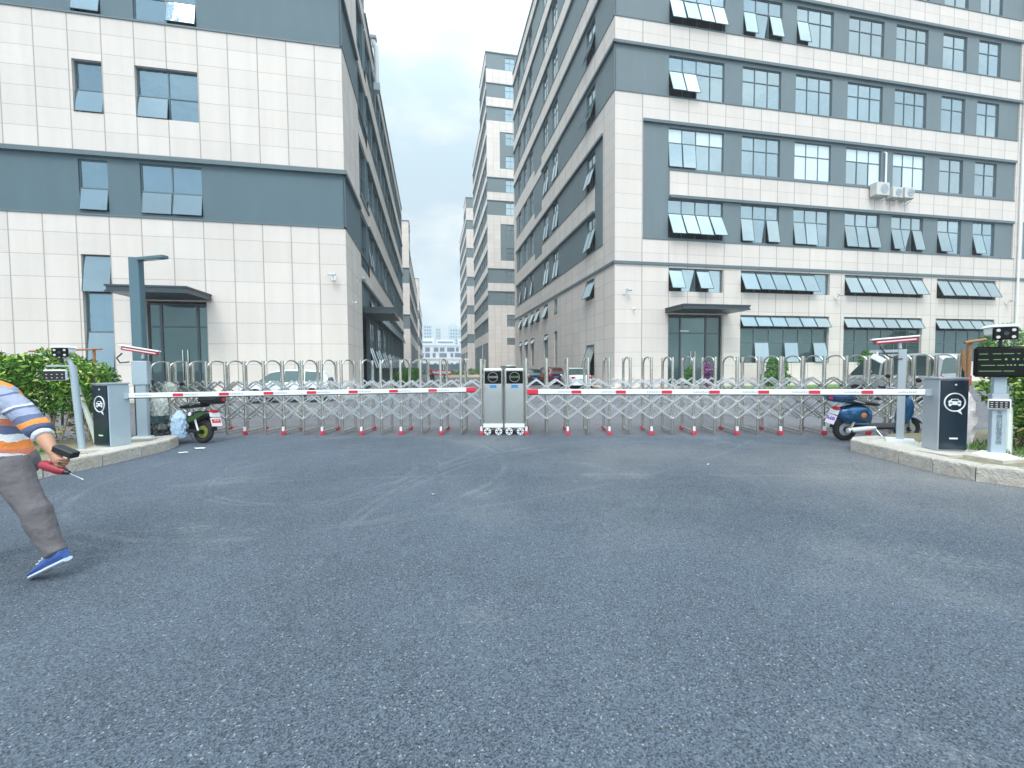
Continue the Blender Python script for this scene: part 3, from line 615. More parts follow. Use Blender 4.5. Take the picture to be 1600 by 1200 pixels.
# gate frame: x along the gate, y away from the camera
def post_meshes():
    p = MB(); H1 = 1.80
    for y in (0, GDEP): p.tube([(0, y, .06), (0, y, H1-.02)], .034, 10, M_STEEL); p.cyl((0, y, H1-.02), (0, y, H1+.01), .034, 10, M_STEEL)
    p.cyl((0, .0, .09), (0, GDEP, .09), .022, 8, M_STEEL)
    ar = [(0, GDEP/2-(GDEP/2-.04)*math.cos(math.pi*k/10), H1-.16+.18*math.sin(math.pi*k/10)) for k in range(11)]
    p.tube([(0, .045, H1-.5)]+ar+[(0, GDEP-.045, H1-.5)], .019, 8, M_STEEL)
    p.cyl((0, .03, .4), (0, GDEP-.03, .4), .014, 6, M_STEEL)
    w = MB()
    w.box(-.025, .025, -.06, .0, .1, .2, M_WHITE)
    for y in (-.035, GDEP+.02):
        w.cyl((0, y-.02, .062), (0, y+.02, .062), .06, 18, M_RED); w.cyl((0, y-.026, .062), (0, y-.02, .062), .022, 10, M_CHROME)
    f = MB(); f.cyl((0, 0, .0), (0, 0, .1), .02, 8, M_STEEL); f.cyl((0, GDEP, .0), (0, GDEP, .1), .02, 8, M_STEEL)
    LS_ = []; b = SP; z = {'m3': 1.30, 'p3': 1.13, 'm2': .95, 'p2': .76, 'm1': .57, 'p1': .38}
    def bar(x0, z0, x1, z1, y, L=None):
        q = Vector((x1-x0, 0, z1-z0)); ln = q.length; mx = Matrix.Translation(Vector((x0, y, z0))) @ Matrix.Rotation(-math.atan2(q.z, q.x), 4, 'Y'); L.box(-.014, ln+.015, -.008, .008, -.016, .016, M_STEEL2, mx)
    for yy in (-.036, .17, GDEP+.036):
        L = MB(); LS_.append(L)
        s = 1 if yy < .1 else -1
        # rising bars
        bar(0, z['p1'], b, z['p2'], yy, L); bar(0, z['p2'], b, z['p3'], yy, L)
        bar(0, z['p3'], b/2, z['m3'], yy, L)
        # falling bars
        bar(0, z['p2'], b, z['p1'], yy+.014*s, L); bar(0, z['p3'], b, z['p2'], yy+.014*s, L)
        bar(b/2, z['m3'], b, z['p3'], yy+.014*s, L)
        for zz in (1.13, .76, .38): L.cyl((0, yy-.018, zz), (0, yy+.018, zz), .018, 8, M_CHROME)
    return p.mesh('arch_post', True), w.mesh('wheel', True), f.mesh('foot', True), [q.mesh('scissor_bars') for q in LS_]
PM, WM, FM, LM = post_meshes()
def leaf(sgn, n, label):
    t = thing('retractable_gate', label, 'gate', GP0, gang, 'stainless accordion gate leaves meeting in the middle')
    for k in range(n):
        x = sgn*(.535+SP*k); p = inst(None, 'arch_post', PM, t, (x, 0, 0))
        if k % 2 == 0: inst(None, 'wheel', WM, p)
        else: inst(None, 'foot', FM, p)
        if k < n-1:
            for lm in LM: inst(None, 'scissor_bars', lm, t, (x if sgn > 0 else x-SP, 0, 0))
    x0, x1 = (.025, .49) if sgn > 0 else (-.49, -.025)
    h = MB(); h.rbox(x0, x1, .02, GDEP-.02, .2, 1.58, .02, M_CAB); h.box(x0+.03, x1-.03, 0, .018, .3, 1.2, M_CAB)
    hd = h.build('motor_cabinet', None, t)
    q = MB(); q.box(x0, x1, -.03, .0, .18, .27, M_WHITE); q.build('bumper', None, hd)
    s = MB(); s.rbox(x0+.04, x1-.03, -.012, .018, 1.22, 1.52, .006, M_SCREEN); sc = s.build('display', None, hd)
    cx = (x0+x1)/2+.005; r = MB(); r.torus((cx, -.014, 1.375), .115, .004, 'y', 32, 6, M_LETTERB); r.build('ring', None, sc, True)
    text('lettering', '欢迎光临', .052, M_WHLED if sgn < 0 else M_GREENLED, sc, (cx, -.015, 1.375), (R(90), 0, 0))
    k = MB(); k.box(cx-.08, cx+.08, -.008, .0, 1.12, 1.19, M_STICK); k.build('sticker', None, hd)
    for xx in (x0+.1, x1-.1):
        w = MB()
        for y in (-.01, GDEP-.05): w.cyl((xx, y-.02, .085), (xx, y+.03, .085), .083, 20, M_WHITE); w.cyl((xx, y-.026, .085), (xx, y-.021, .085), .03, 10, M_RUBBER); 
        for a in range(6):
            aa = a*math.pi/3; w.cyl((xx+.055*math.cos(aa), -.036, .085+.055*math.sin(aa)), (xx+.055*math.cos(aa), -.028, .085+.055*math.sin(aa)), .014, 8, M_RUBBER)
        w.build('drive_wheel', None, hd, True)
    return t
leaf(-1, 18, 'stainless steel accordion gate leaf left of the meeting point, with the white lit display')
leaf(1, 21, 'stainless steel accordion gate leaf right of the meeting point, with the green lit display')
# ================================================================ boom barriers
def curb_mat():
    g = G('rough_granite'); P = g.n('ShaderNodeTexCoord').outputs['Object']; a = noise(g, P, 9, 6, .7); b = noise(g, P, 38, 4, .7); c = noise(g, P, 2.2, 4)
    st = g.n('ShaderNodeMapRange', {0: noise(g, P, 4.5, 5, .7), 1: .5, 2: .7}).outputs[0]
    c1 = g.mix(g.n('ShaderNodeMapRange', {0: g.ma('ADD', g.ma('MULTIPLY', a, .6), g.ma('MULTIPLY', b, .5)), 1: .38, 2: .72}).outputs[0], (.34, .31, .27), (.74, .70, .64))
    c2 = g.mix(g.ma('MULTIPLY', st, .5), c1, (.50, .38, .25)); g.set('Base Color', g.mix(g.ma('MULTIPLY', c, .35), c2, (.70, .67, .63))); g.set('Roughness', .9)
    h = g.ma('ADD', g.ma('MULTIPLY', a, 1.0), g.ma('MULTIPLY', b, .5)); bp = g.n('ShaderNodeBump', {'Height': h, 'Strength': 1.0, 'Distance': .06}); g.set('Normal', bp.outputs[0]); return g.m
M_CURB = curb_mat()
def barrier(label, loc, rz, sgn, tip, az):
    """box 0.35 x 0.5 x 1.17 m; front panel faces local -y, arm leaves towards tip (world)"""
    t = thing('barrier_gate', label, 'barrier', loc, rz, 'boom barriers in front of the gate'); W2, D2, H2 = (.22, .17, 1.15) if sgn > 0 else (.2, .17, 1.16)
    b = MB(); b.rbox(-W2, W2, -D2+.01, D2, 0, H2, .012, M_LBLUE if sgn > 0 else M_SILVER); b.box(-W2-.01, W2+.01, -D2-.005, D2+.01, H2, H2+.025, M_SILVER); cb = b.build('cabinet', None, t)
    # dark front panel with the emblem
    p = MB(); p.box(-W2+.012, W2-.012, -D2-.008, -D2+.009, .03, H2-.02, M_NAVY); pn = p.build('front_panel', None, cb)
    e = MB(); zc = .79; y = -D2-.012; e.torus((0, y, zc), .142, .0095, 'y', 40, 8, M_LETTER)
    e.prism([(.02, zc-.135), (.105, zc-.195), (.075, zc-.115)], y-.005, y+.003, M_LETTER)
    car = [(-.095, .005), (-.075, .03), (-.062, .028), (-.045, .055), (.045, .055), (.062, .028), (.075, .03), (.095, .005), (.082, .0), (.085, -.035), (.078, -.06), (.052, -.06), (.047, -.04), (-.047, -.04), (-.052, -.06), (-.078, -.06), (-.085, -.035), (-.082, .0)]
    e.prism([(a, zc+c) for a, c in car], y-.004, y+.003, M_LETTER)
    e.prism([(-.038, zc+.046), (.038, zc+.046), (.05, zc+.02), (-.05, zc+.02)], y-.006, y-.0045, M_NAVY)
    e.box(-.07, -.035, y-.006, y-.0045, zc-.02, zc-.003, M_NAVY); e.box(.035, .07, y-.006, y-.0045, zc-.02, zc-.003, M_NAVY)
    e.build('emblem', None, pn, True)
    q = MB(); q.cyl((.01, y-.004, H2-.09), (.01, y+.004, H2-.09), .014, 14, M_LETTER); q.build('indicator', None, pn)
    q = MB()
    for i in range(7): q.box(-.058+.0168*i, -.058+.0168*i+.0135, y-.002, y+.004, .2, .224, M_LETTER)
    q.build('lettering', None, pn)
    # arm
    L0 = Vector(loc); tp = Vector((tip[0], tip[1], 0)); d = tp-Vector((L0.x, L0.y, 0)); ang = math.atan2(d.y, d.x); ln = d.length
    def fy(q): return (q if sgn > 0 else -q)
    def yb(m, x0, x1, ya, yb_, z0, z1, r, mt): m.rbox(x0, x1, min(fy(ya), fy(yb_)), max(fy(ya), fy(yb_)), z0, z1, r, mt)
    a = MB(); yb(a, .15, ln, -.0225, .0225, -.045, .045, .008, M_WHITE); yb(a, .15, ln-.02, -.0175, .0175, -.058, -.0455, .002, M_BLACK)
    pvm = a.build('boom', None, t); pvm.location = (0, 0, az-loc[2]); pvm.rotation_euler = (0, 0, ang-rz)
    k = 0; x = ln-.2
    s = MB(); yb(s, ln-.2, ln+.012, -.030, .030, -.047, .047, .01, M_RED); s.build('red_stripe', None, pvm); x -= .8
    while x > .5:
        s = MB(); yb(s, x, x+.19, -.026, .026, -.036, .036, .01, M_RED); s.build('red_stripe', None, pvm); x -= .8
    x = ln-.72
    while x > .5:
        s = MB()
        for i in range(9): s.box(x-.1+.03*i, x-.1+.03*i+.02, -.0243 if sgn > 0 else .0228, -.0228 if sgn > 0 else .0243, -.012, .012 if i % 3 else .018, M_LETTERB)
        s.build('lettering', None, pvm); x -= .8
    hb = MB(); hb.box(.15, .3, -.035, .035, -.055, .055, M_SILVER); o = hb.build('arm_bracket', None, t); o.location = (0, 0, az-loc[2]); o.rotation_euler = (0, 0, ang-rz)
    return t
barrier('boom barrier box standing beside the grey street lamp, long striped arm lowered to the right', (-5.91, 9.06, .2), R(-29), 1, (.92, 8.93), 1.13)
barrier('boom barrier box standing beside the large text display, long striped arm lowered to the left', (8.22, 5.29, .2), R(-20), -1, (1.78, 7.62), 1.14)
# ================================================================ kerb islands
def island(name, label, outer, inner, inside_pts, hgt=.21):
    t = thing(name, label, 'kerb', (0, 0, 0), 0, 'stone kerb islands either side of the entrance'); n = len(outer)
    ct = MB()
    for i in range(n-1):
        a, b, c, d = outer[i], outer[i+1], inner[i+1], inner[i]; s = MB(); g = .006; dd = (Vector(b)-Vector(a)).normalized()*g
        lo = [(a[0]+dd.x, a[1]+dd.y, 0), (b[0]-dd.x, b[1]-dd.y, 0), (c[0]-dd.x, c[1]-dd.y, 0), (d[0]+dd.x, d[1]+dd.y, 0)]
        cen = Vector((sum(p[0] for p in lo)/4, sum(p[1] for p in lo)/4, 0)); j = random.uniform(-.006, .006)
        hi = [(p[0], p[1], hgt-.02+j) for p in lo]; hi2 = [(p[0]+(cen.x-p[0])*.06, p[1]+(cen.y-p[1])*.06, hgt+j) for p in lo]
        s.loft([lo, hi, hi2], True); o = s.build('kerb_stone', M_CURB, t)
    f = MB(); f.face([(p[0], p[1], hgt-.05) for p in inner]+[(p[0], p[1], hgt-.05) for p in inside_pts]); f.build('bed', mat('soil_'+name, (.22, .2, .13), .95, 0, .45, 5, .8, 20), t, recalc=False)
    return t
def offset(pts, d):
    out = []
    for i, p in enumerate(pts):
        a = Vector(pts[max(i-1, 0)]); b = Vector(pts[min(i+1, len(pts)-1)]); t = (b-a).normalized(); out.append((p[0]-t.y*d, p[1]+t.x*d))
    return out
Lout = [(-11, 4.9), (-9.0, 5.35), (-7.4, 6.05), (-6.35, 6.75), (-5.75, 7.4), (-5.45, 8.1), (-5.3, 8.8), (-5.2, 9.45), (-5.3, 9.95), (-5.65, 10.3), (-6.2, 10.42)]
Lin = offset(Lout, .3)
island('kerb_island', 'curved stone kerb island under the barrier box next to the street lamp', Lout, Lin, [(-13, 10.6), (-13, 5.2)])
Rout = [(8.6, 6.62), (8.0, 6.6), (7.65, 6.35), (7.53, 5.9), (7.40, 5.35), (7.27, 4.8), (7.26, 4.3), (7.5, 3.9), (8.1, 3.5), (9.5, 2.9), (12, 2.3)]
Rin = offset(Rout, .3)
island('kerb_island', 'curved stone kerb island under the barrier box next to the text display', Rout, Rin, [(14, 2.6), (14, 6.9), (9.2, 6.9)])
for lb, bxx in (('pale concrete pad under the left barrier box', (-6.2, -5.5, 8.55, 9.35, .15, .203)), ('pale concrete pad under the square pole of the left strip camera', (-6.15, -5.65, 9.7, 10.25, .15, .203)), ('pale concrete pad under the right barrier box and strip camera pole', (7.75, 8.6, 4.9, 6.3, .15, .203)), ('pale concrete pad under the text display pole', (8.02, 8.62, 4.45, 4.89, .15, .207))):
    pd = MB(); pd.box(*bxx); tag(pd.build('concrete_footing', M_CONC), lb, 'footing', 'concrete pads under the equipment')
# ================================================================ camera poles and displays
def lprcam(parent, x, y, z, s=1.0, red=False):
    c = MB(); c.rbox(x-.13*s, x+.13*s, y-.1*s, y+.14*s, z, z+.13*s, .02, M_WHITE); c.prism([(x-.15*s, z+.12*s), (x+.15*s, z+.12*s), (x+.12*s, z+.16*s), (x-.12*s, z+.16*s)], y-.14*s, y+.16*s, M_WHITE)
    o = c.build('camera_housing', None, parent, True); f = MB(); f.rbox(x-.135*s, x+.135*s, y-.135*s, y-.101*s, z-.07*s, z+.11*s, .015, M_SCREEN)
    f.build('camera_face', None, o)
    l = MB()
    for dx in (-.08, .08):
        for dz in (-.03, .07): l.cyl((x+dx*s, y-.14*s, z+dz*s), (x+dx*s, y-.135*s, z+dz*s), .022*s, 12, M_WHLED)
    l.cyl((x, y-.145*s, z+.02*s), (x, y-.135*s, z+.02*s), .03*s, 14, M_NAVY); l.build('lens', None, o); return o
# left pole with lpr camera and small keypad display
t = thing('camera_pole', 'leaning silver pole with a black faced camera and small display in front of the hedge', 'camera pole', (-6.22, 8.75, .18), R(8), 'plate reading camera poles')
p = MB(); p.tube([(.03, 0, 0), (-.05, 0, 1.52)], .052, 14, M_LBLUE); p.box(-.1, .14, -.1, .1, 0, .02, M_SILVER); p.tube([(-.05, 0, 1.5), (-.1, 0, 1.62), (-.16, 0, 1.68)], .035, 8, M_SILVER); p.cyl((-.2, 0, 1.56), (-.2, 0, 1.72), .02, 8, M_BLACK); p.box(-.4, -.03, -.03, .03, 1.5, 1.53, M_SILVER); p.build('pole', None, t, True)
lprcam(t, -.16, 0, 1.73, .85)
d = MB(); d.rbox(-.40, -.10, -.1, -.04, 1.26, 1.45, .008, M_WHITE); d.box(-.395, -.105, -.104, -.099, 1.268, 1.425, M_BLACK); dd = d.build('display', None, t); q = MB()
for i in range(4):
    for j in range(2): q.box(-.365+.07*i, -.345+.07*i, -.107, -.1045, 1.3+.06*j, 1.312+.06*j, M_WHLED)
q.build('lettering', None, dd)
def stripcam(parent, z, yaw, pitch):
    """white hooded camera with red sides on top of a pole"""
    mx = Matrix.Translation(Vector((0, 0, z))) @ Matrix.Rotation(yaw, 4, 'Z') @ Matrix.Rotation(pitch, 4, 'Y')
    c = MB(); c.rbox(-.3, .3, -.065, .065, -.03, .045, .012, M_RED, mx); c.rbox(-.34, .32, -.09, .09, .045, .075, .008, M_WHITE, mx); c.rbox(-.27, .27, -.072, .072, -.005, .018, .004, M_WHITE, mx)
    o = c.build('camera_housing', None, parent); f = MB(); f.box(-.302, -.2995, -.05, .05, -.02, .035, M_BLACK, mx); f.cyl(mx @ Vector((.06, 0, -.03)), mx @ Vector((.06, 0, -.14)), .03, 10, M_SILVER); f.build('mount', None, o); return o
t = thing('camera_pole', 'square silver pole with a red and white strip camera beside the scooter under bags', 'camera pole', (-5.95, 9.98, .2), R(10), 'plate reading camera poles')
p = MB(); p.rbox(-.09, .09, -.07, .07, 0, 1.2, .01, M_LBLUE); p.rbox(-.13, .13, -.09, .09, 1.1, 1.6, .012, M_LBLUE); p.box(-.16, .16, -.13, .13, 0, .025, M_WHITE); p.build('pole', None, t)
stripcam(t, 1.8, R(3), R(11)); cb = MB(); cb.tube([(-.28, -.05, 1.76), (-.36, -.08, 1.66), (-.3, -.1, 1.56), (-.15, -.1, 1.58)], .014, 6, M_BLACK); cb.build('cable', None, t, True)
t = thing('camera_pole', 'slim silver pole with a red and white strip camera in front of the silver van', 'camera pole', (8.34, 6.02, .2), R(-50), 'plate reading camera poles')
p = MB(); p.rbox(-.055, .055, -.045, .045, 0, 1.66, .008, M_SILVER); p.box(-.19, .19, -.15, .15, 0, .05, M_WHITE); p.box(-.45, .06, -.03, .03, 1.62, 1.67, M_SILVER); p.build('pole', None, t)
stripcam(t, 1.82, R(12), R(-4)).location = (-.1, 0, 0); q = MB(); mx = Matrix.Translation(Vector((-.32, -.05, 1.5))) @ Matrix.Rotation(R(35), 4, 'Y'); q.rbox(-.12, .09, -.05, .05, -.05, .05, .01, M_WHITE, mx); q.cyl((-.34, -.03, 1.5), (-.34, -.03, 1.64), .015, 6, M_WHITE); q.build('floodlight', None, t)
cb = MB(); cb.tube([(-.3, -.04, 1.72), (-.2, -.1, 1.55), (-.08, -.08, 1.5), (0, -.05, 1.5)], .012, 6, M_BLACK); cb.build('cable', None, t, True)
# right LED display pole
t = thing('display_pole', 'square silver pole carrying the wide black text display and a white camera', 'display pole', (8.36, 4.72, .2), R(-38))
p = MB(); p.rbox(-.08, .08, -.05, .05, 0, .78, .006, M_LBLUE); p.rbox(-.09, .09, -.06, .06, .78, .95, .006, M_SILVER); p.rbox(-.07, .07, -.045, .045, .95, 1.24, .006, M_LBLUE); p.prism([(-.22, 0), (.22, 0), (.1, .06), (-.1, .06)], -.15, .15, M_WHITE); p.cyl((0, 0, 1.6), (0, 0, 1.76), .022, 8, M_BLACK); p.build('pole', None, t)
d = MB(); d.rbox(-.315, .315, -.13, -.05, 1.2, 1.65, .03, M_SCREEN); sc = d.build('text_display', None, t); q = MB()
def dash(x0, x1, z, h=.008, mt=None): q.box(x0, x1, -.1335, -.1305, z, z+h, mt or M_GREENLED)
rn = random.Random(2)
for z, segs in ((1.54, ((-.27, -.18), (-.13, -.04), (-.02, .09), (.125, .155))), (1.455, ((-.28, -.17), (-.12, -.04))), (1.37, ((-.25, -.1), (-.08, .0))), (1.285, ((-.27, -.03), (-.01, .1)))):
    for a, b in segs: dash(a, b, z)
for x in (.0, .075, .12, .19): dash(x, x+.022, 1.45, .024)
for x in (.02, .055, .095, .145, .17, .2): dash(x, x+.018, 1.368, .018)
q.build('lettering', None, sc)
lprcam(t, .0, 0, 1.82, 1.0)
d = MB(); d.rbox(-.14, .1, -.1, -.06, .72, .87, .008, M_WHITE); d.box(-.135, .08, -.104, -.099, .735, .845, M_BLACK); dd = d.build('small_display', None, t); q = MB()
for i in range(4):
    for j in range(3): q.box(-.12+.05*i, -.095+.05*i, -.107, -.1045, .75+.032*j, .76+.032*j, M_WHLED)
q.build('lettering', None, dd)
text('lettering', '车\n牌\n识\n别\n管\n理\n系\n统', .07, M_LETTERG, t, (0.0, -.053, .44), (R(90), 0, 0), sp=.92)
# ================================================================ street lamp
t = thing('street_lamp', 'tall square blue grey street lamp with a short flat arm beside the left barrier', 'street lamp', (-6.27, 10.5, 0), R(0))
p = MB(); p.rbox(-.1, .1, -.09, .09, 0, 4.05, .012); p.box(-.17, .17, -.16, .16, 0, .03); M_LAMP = paint_mat('lamp_blue_grey', (.085, .16, .20), .1, .45); p.build('pole', M_LAMP, t)
a = MB(); mx = Matrix.Translation(Vector((.1, -.06, 4.0))) @ Matrix.Rotation(R(-25), 4, 'Z'); a.rbox(0, .74, -.07, .07, -.03, .04, .01, None, mx); ar = a.build('arm', M_LAMP, t); l = MB(); l.box(.2, .58, -.05, .05, -.036, -.031, M_WHITE, mx); l.build('light_panel', None, ar)
# ================================================================ wall fixtures
def spot(label, loc, rz): 
    t = thing('wall_floodlight', label, 'floodlight', loc, rz, 'small floodlights on the facades'); b = MB(); b.box(-.12, .12, -.03, 0, -.1, .1, M_WHITE); b.tube([(0, -.02, 0), (.0, -.35, .12)], .02, 6, M_SILVER); b.build('bracket', None, t)
    c = MB(); mx = Matrix.Translation(Vector((0, -.42, .16))) @ Matrix.Rotation(R(25), 4, 'X'); c.rbox(-.2, .2, -.14, .14, -.04, .05, .02, M_SILVER, mx); c.build('lamp_head', None, t)
spot('small floodlight on the tiled wall near the corner of the left building', (-5.4, 25.38, 6.75), 0)
spot('floodlight on the street side of the left building just past its corner', (-4.66, 28.6, 7.3), R(90))
spot('floodlight on the tiled wall left of the right building\'s entrance canopy', (13.6, 27.78, 6.85), R(25))
spot('floodlight between the first and second wide windows of the right building', (31.7, 27.78, 6.95), 0)
spot('floodlight at the right end of the right building above the white camera', (50.9-1.2, 27.78, 6.9), 0)
def dome(label, loc, rz):
    t = thing('security_camera', label, 'security camera', loc, rz, 'small wall cameras'); b = MB(); b.box(-.08, .08, -.02, 0, -.08, .08, M_WHITE); b.tube([(0, -.02, 0), (0, -.14, 0)], .02, 6, M_WHITE); b.build('bracket', None, t); c = MB(); c.ell((0, -.2, -.03), .09, .09, .08, M_WHITE); c.cyl((0, -.28, -.04), (0, -.3, -.045), .03, 10, M_BLACK); c.build('camera_body', None, t, True)
dome('small white wall camera left of the right building entrance', (14.3, 27.78, 5.75), 0)
dome('small white wall camera on the street side of the left building', (-4.66, 26.75, 5.65), R(90))
# air conditioners on the right building
M_ACW = mat('aged_white_casing', (.55, .56, .54), .5, 0, .15, 4)
def acu(label, x, z, w, h, d):
    t = thing('air_conditioner', label, 'air conditioner', (x, 27.78, z), 0, 'outdoor units hung on the right building'); b = MB(); b.rbox(0, w, -d-.08, -.08, 0, h, .02, M_ACW); bo = b.build('casing', None, t)
    f = MB(); f.cyl((w*.6, -d-.1, h/2), (w*.6, -d-.08, h/2), h*.38, 24, M_SILVER); f.torus((w*.6, -d-.1, h/2), h*.3, .012, 'y', 24, 6, M_LETTERG); f.torus((w*.6, -d-.1, h/2), h*.16, .012, 'y', 20, 6, M_LETTERG); f.cyl((w*.6, -d-.11, h/2), (w*.6, -d-.1, h/2), .05, 10, M_LETTERG); f.build('fan_grille', None, bo, True)
    k = MB()
    for xx in (.12, w-.12): k.box(xx-.02, xx+.02, -d-.12, 0, -.06, -.02, M_SILVER); k.tube([(xx, -d, -.05), (xx, -.02, -.4)], .018, 6, M_SILVER)
    k.build('bracket', None, t)
acu('largest outdoor air conditioner, left of the three on the upper wall', 34.65, 15.0, 1.25, 1.0, .55)
acu('middle outdoor air conditioner between the large one and the rightmost one', 36.3, 14.95, .95, .8, .5)
acu('rightmost outdoor air conditioner of the three on the upper wall', 37.5, 14.98, .95, .85, .5)
pp = MB(); pp.tube([(36.25, 27.74, 15.9), (36.25, 27.74, 18.6), (36.25, 27.9, 18.75)], .07, 8); tag(pp.build('pipe', M_WHITE, None, True), 'white refrigerant pipe rising from the air conditioners to a window', 'pipe')
# duct on the left building
t = thing('exhaust_duct', 'white vertical exhaust duct hung high on the street side of the left building', 'duct', (-4.66, 38.0, 25.6)); b = MB(); b.tube([(.45, 0, .2), (.45, 0, 3.2), (.2, 0, 3.9)], .2, 12, M_WHITE); b.box(.2, .7, -.3, .3, -.3, .3, M_SILVER); b.build('pipe', None, t, True); b = MB(); b.box(0, .6, -.04, .04, 1.4, 1.46, M_SILVER); b.box(0, .6, -.04, .04, 3.4, 3.46, M_SILVER); b.box(-.0, .5, -.3, .3, 4.0, 4.2, M_SILVER); b.build('bracket', None, t)
# ================================================================ vegetation
def leaf_mat(name, a, b, c, thr=1.3):
    g = G(name); tc = g.n('ShaderNodeTexCoord'); oi = g.n('ShaderNodeNewGeometry'); n = noise(g, tc.outputs['Object'], 1.6, 4); r = oi.outputs['Random Per Island']
    m1 = g.mix(g.n('ShaderNodeMapRange', {0: g.ma('ADD', g.ma('MULTIPLY', n, .7), g.ma('MULTIPLY', r, .45)), 1: .3, 2: .8}).outputs[0], a, b)
    m2 = g.mix(g.ma('GREATER_THAN', g.ma('ADD', r, g.ma('MULTIPLY', n, .6)), thr), m1, c); g.set('Base Color', m2); g.set('Roughness', .5); g.set('Specular IOR Level', .35); g.b.inputs['Subsurface Weight'].default_value = 0
    return g.m
M_LEAF = leaf_mat('hedge_leaf', (.025, .10, .012), (.13, .30, .03), (.42, .55, .10), 1.12); M_LEAF2 = leaf_mat('shrub_leaf', (.03, .12, .02), (.10, .28, .04), (.25, .42, .08)); M_PURP = leaf_mat('purple_leaf', (.14, .03, .14), (.28, .09, .26), (.5, .3, .45), 1.1); M_DRY = leaf_mat('dry_leaf', (.2, .18, .06), (.3, .26, .1), (.35, .2, .08)); M_STEM = mat('stem_bark', (.26, .19, .12), .85, 0, .35, 12)
def leaves(mb, pts, size, rn, up_bias=.4):
    for p in pts:
        n = Vector((rn.gauss(0, 1), rn.gauss(0, 1), rn.gauss(0, 1)+up_bias)).normalized(); t = n.orthogonal().normalized(); t = Matrix.Rotation(rn.uniform(0, 6.28), 3, n) @ t; b = n.cross(t); s = size*rn.uniform(.6, 1.3)
        p = Vector(p); mb.face([p-t*s, p-b*s*.42+n*s*.08, p+t*s*1.0-n*s*.15, p+b*s*.42+n*s*.08])
def blob_pts(n, boxes, rn, shell=.55):
    out = []; tot = sum(b[3]*b[4]*b[5] for b in boxes)
    for (cx, cy, cz, ax, ay, az) in boxes:
        for _ in range(int(n*ax*ay*az/tot)):
            while True:
                v = Vector((rn.uniform(-1, 1), rn.uniform(-1, 1), rn.uniform(-1, 1)))
                if v.length < 1 and v.length > rn.random()*shell+.25: break
            out.append((cx+v.x*ax, cy+v.y*ay, cz+v.z*az))
    return out
def hedge(label, loc, boxes, n, size, stems, seed, group=None, mt=None, dry=0, name='hedge', cat='hedge'):
    t = thing(name, label, cat, loc, 0, group); rn = random.Random(seed); f = MB(); leaves(f, blob_pts(n, boxes, rn), size, rn); f.build('foliage', mt or M_LEAF, t, recalc=False)
    s = MB()
    for (x, y, z0, x1, y1, z1, r) in stems:
        mid = ((x+x1)/2+rn.uniform(-.06, .06), (y+y1)/2, (z0+z1)/2); s.tube([(x, y, z0), mid, (x1, y1, z1)], [r, r*.8, r*.4], 6)
        for _ in range(5):
            k = rn.uniform(.3, 1); px, py, pz = x+(x1-x)*k, y+(y1-y)*k, z0+(z1-z0)*k; s.tube([(px, py, pz), (px+rn.uniform(-.3, .3), py+rn.uniform(-.2, .2), pz+rn.uniform(.05, .4))], [r*.35, r*.12], 4)
    if stems: s.build('stem', M_STEM, t, True)
    if dry:
        d = MB(); bx = [(b[0], b[1], .35, b[3], b[4], .25) for b in boxes]; leaves(d, blob_pts(dry, bx, rn), size*1.1, rn, .8); d.build('undergrowth', M_DRY, t, recalc=False)['kind'] = 'stuff'
    return t
rn = random.Random(11); bx = []
for i in range(9):
    x = -3.4+i*.47; bx.append((x, rn.uniform(-.2, .2), 1.5+rn.uniform(-.1, .04)-(.18 if i > 7 else 0), .52, .6, .42+rn.uniform(-.04, .06)))
    bx.append((x+.2, rn.uniform(-.2, .2), .95, .5, .5, .38))
bx += [(.62, .1, 1.2, .3, .4, .35), (-4.2, 0, 1.2, .9, .7, .7)]
st = [(x, rn.uniform(-.3, .3), .1, x+rn.uniform(-.35, .35), rn.uniform(-.3, .3), 1.3, rn.uniform(.014, .028)) for x in [-3+.24*k for k in range(16)]]
hedge('long bright green hedge with bare stems behind the worker and camera pole', (-7.3, 9.9, .12), bx, 24000, .05, st, 12, dry=700)
bx = [(k*.45+rn.uniform(-.1, .1), rn.uniform(-.3, .3), 1.1+.12*k, .5, .6, .6) for k in range(7)] + [(.1+k*.4, -.1, .55, .4, .5, .4) for k in range(6)]
st = [(k*.3, rn.uniform(-.3, .3), 0, k*.3+rn.uniform(-.3, .3), 0, 1.4, .025) for k in range(9)]
hedge('green hedge at the right edge beside the text display', (9.75, 5.15, .12), bx, 15000, .052, st, 13, dry=400)
hedge('leafy green shrub in front of the first wide window of the right building', (24.6, 25.9, 0), [(0, 0, 1.5, .75, .7, .8), (-.5, 0, .7, .8, .7, .55), (.5, 0, .6, .6, .6, .5)], 2600, .1, [(0, 0, 0, .1, 0, 1.2, .04)], 14, 'shrubs along the right building', M_LEAF2, name='shrub', cat='shrub')
hedge('purple leaved shrub by the right building entrance', (18.5, 25.4, 0), [(0, 0, 1.35, .42, .4, .5), (.1, 0, .6, .25, .3, .5)], 900, .09, [(0, 0, 0, 0, 0, 1.2, .03)], 15, 'shrubs along the right building', M_PURP, name='shrub', cat='shrub')
hedge('low dark green shrub right beside the entrance of the right building', (17.4, 25.7, 0), [(0, 0, .9, .3, .3, .7)], 600, .09, [(0, 0, 0, 0, 0, 1.0, .03)], 16, 'shrubs along the right building', M_LEAF2, name='shrub', cat='shrub')
hedge('thin young tree in front of the third wide window of the right building', (43.5, 24.5, 0), [(0, 0, 3.3, 1.4, 1.2, 1.5), (-.8, 0, 2.5, .9, .8, .8)], 1500, .14, [(0, 0, 0, .1, 0, 3.2, .06)], 17, None, M_LEAF2, name='young_tree', cat='tree')
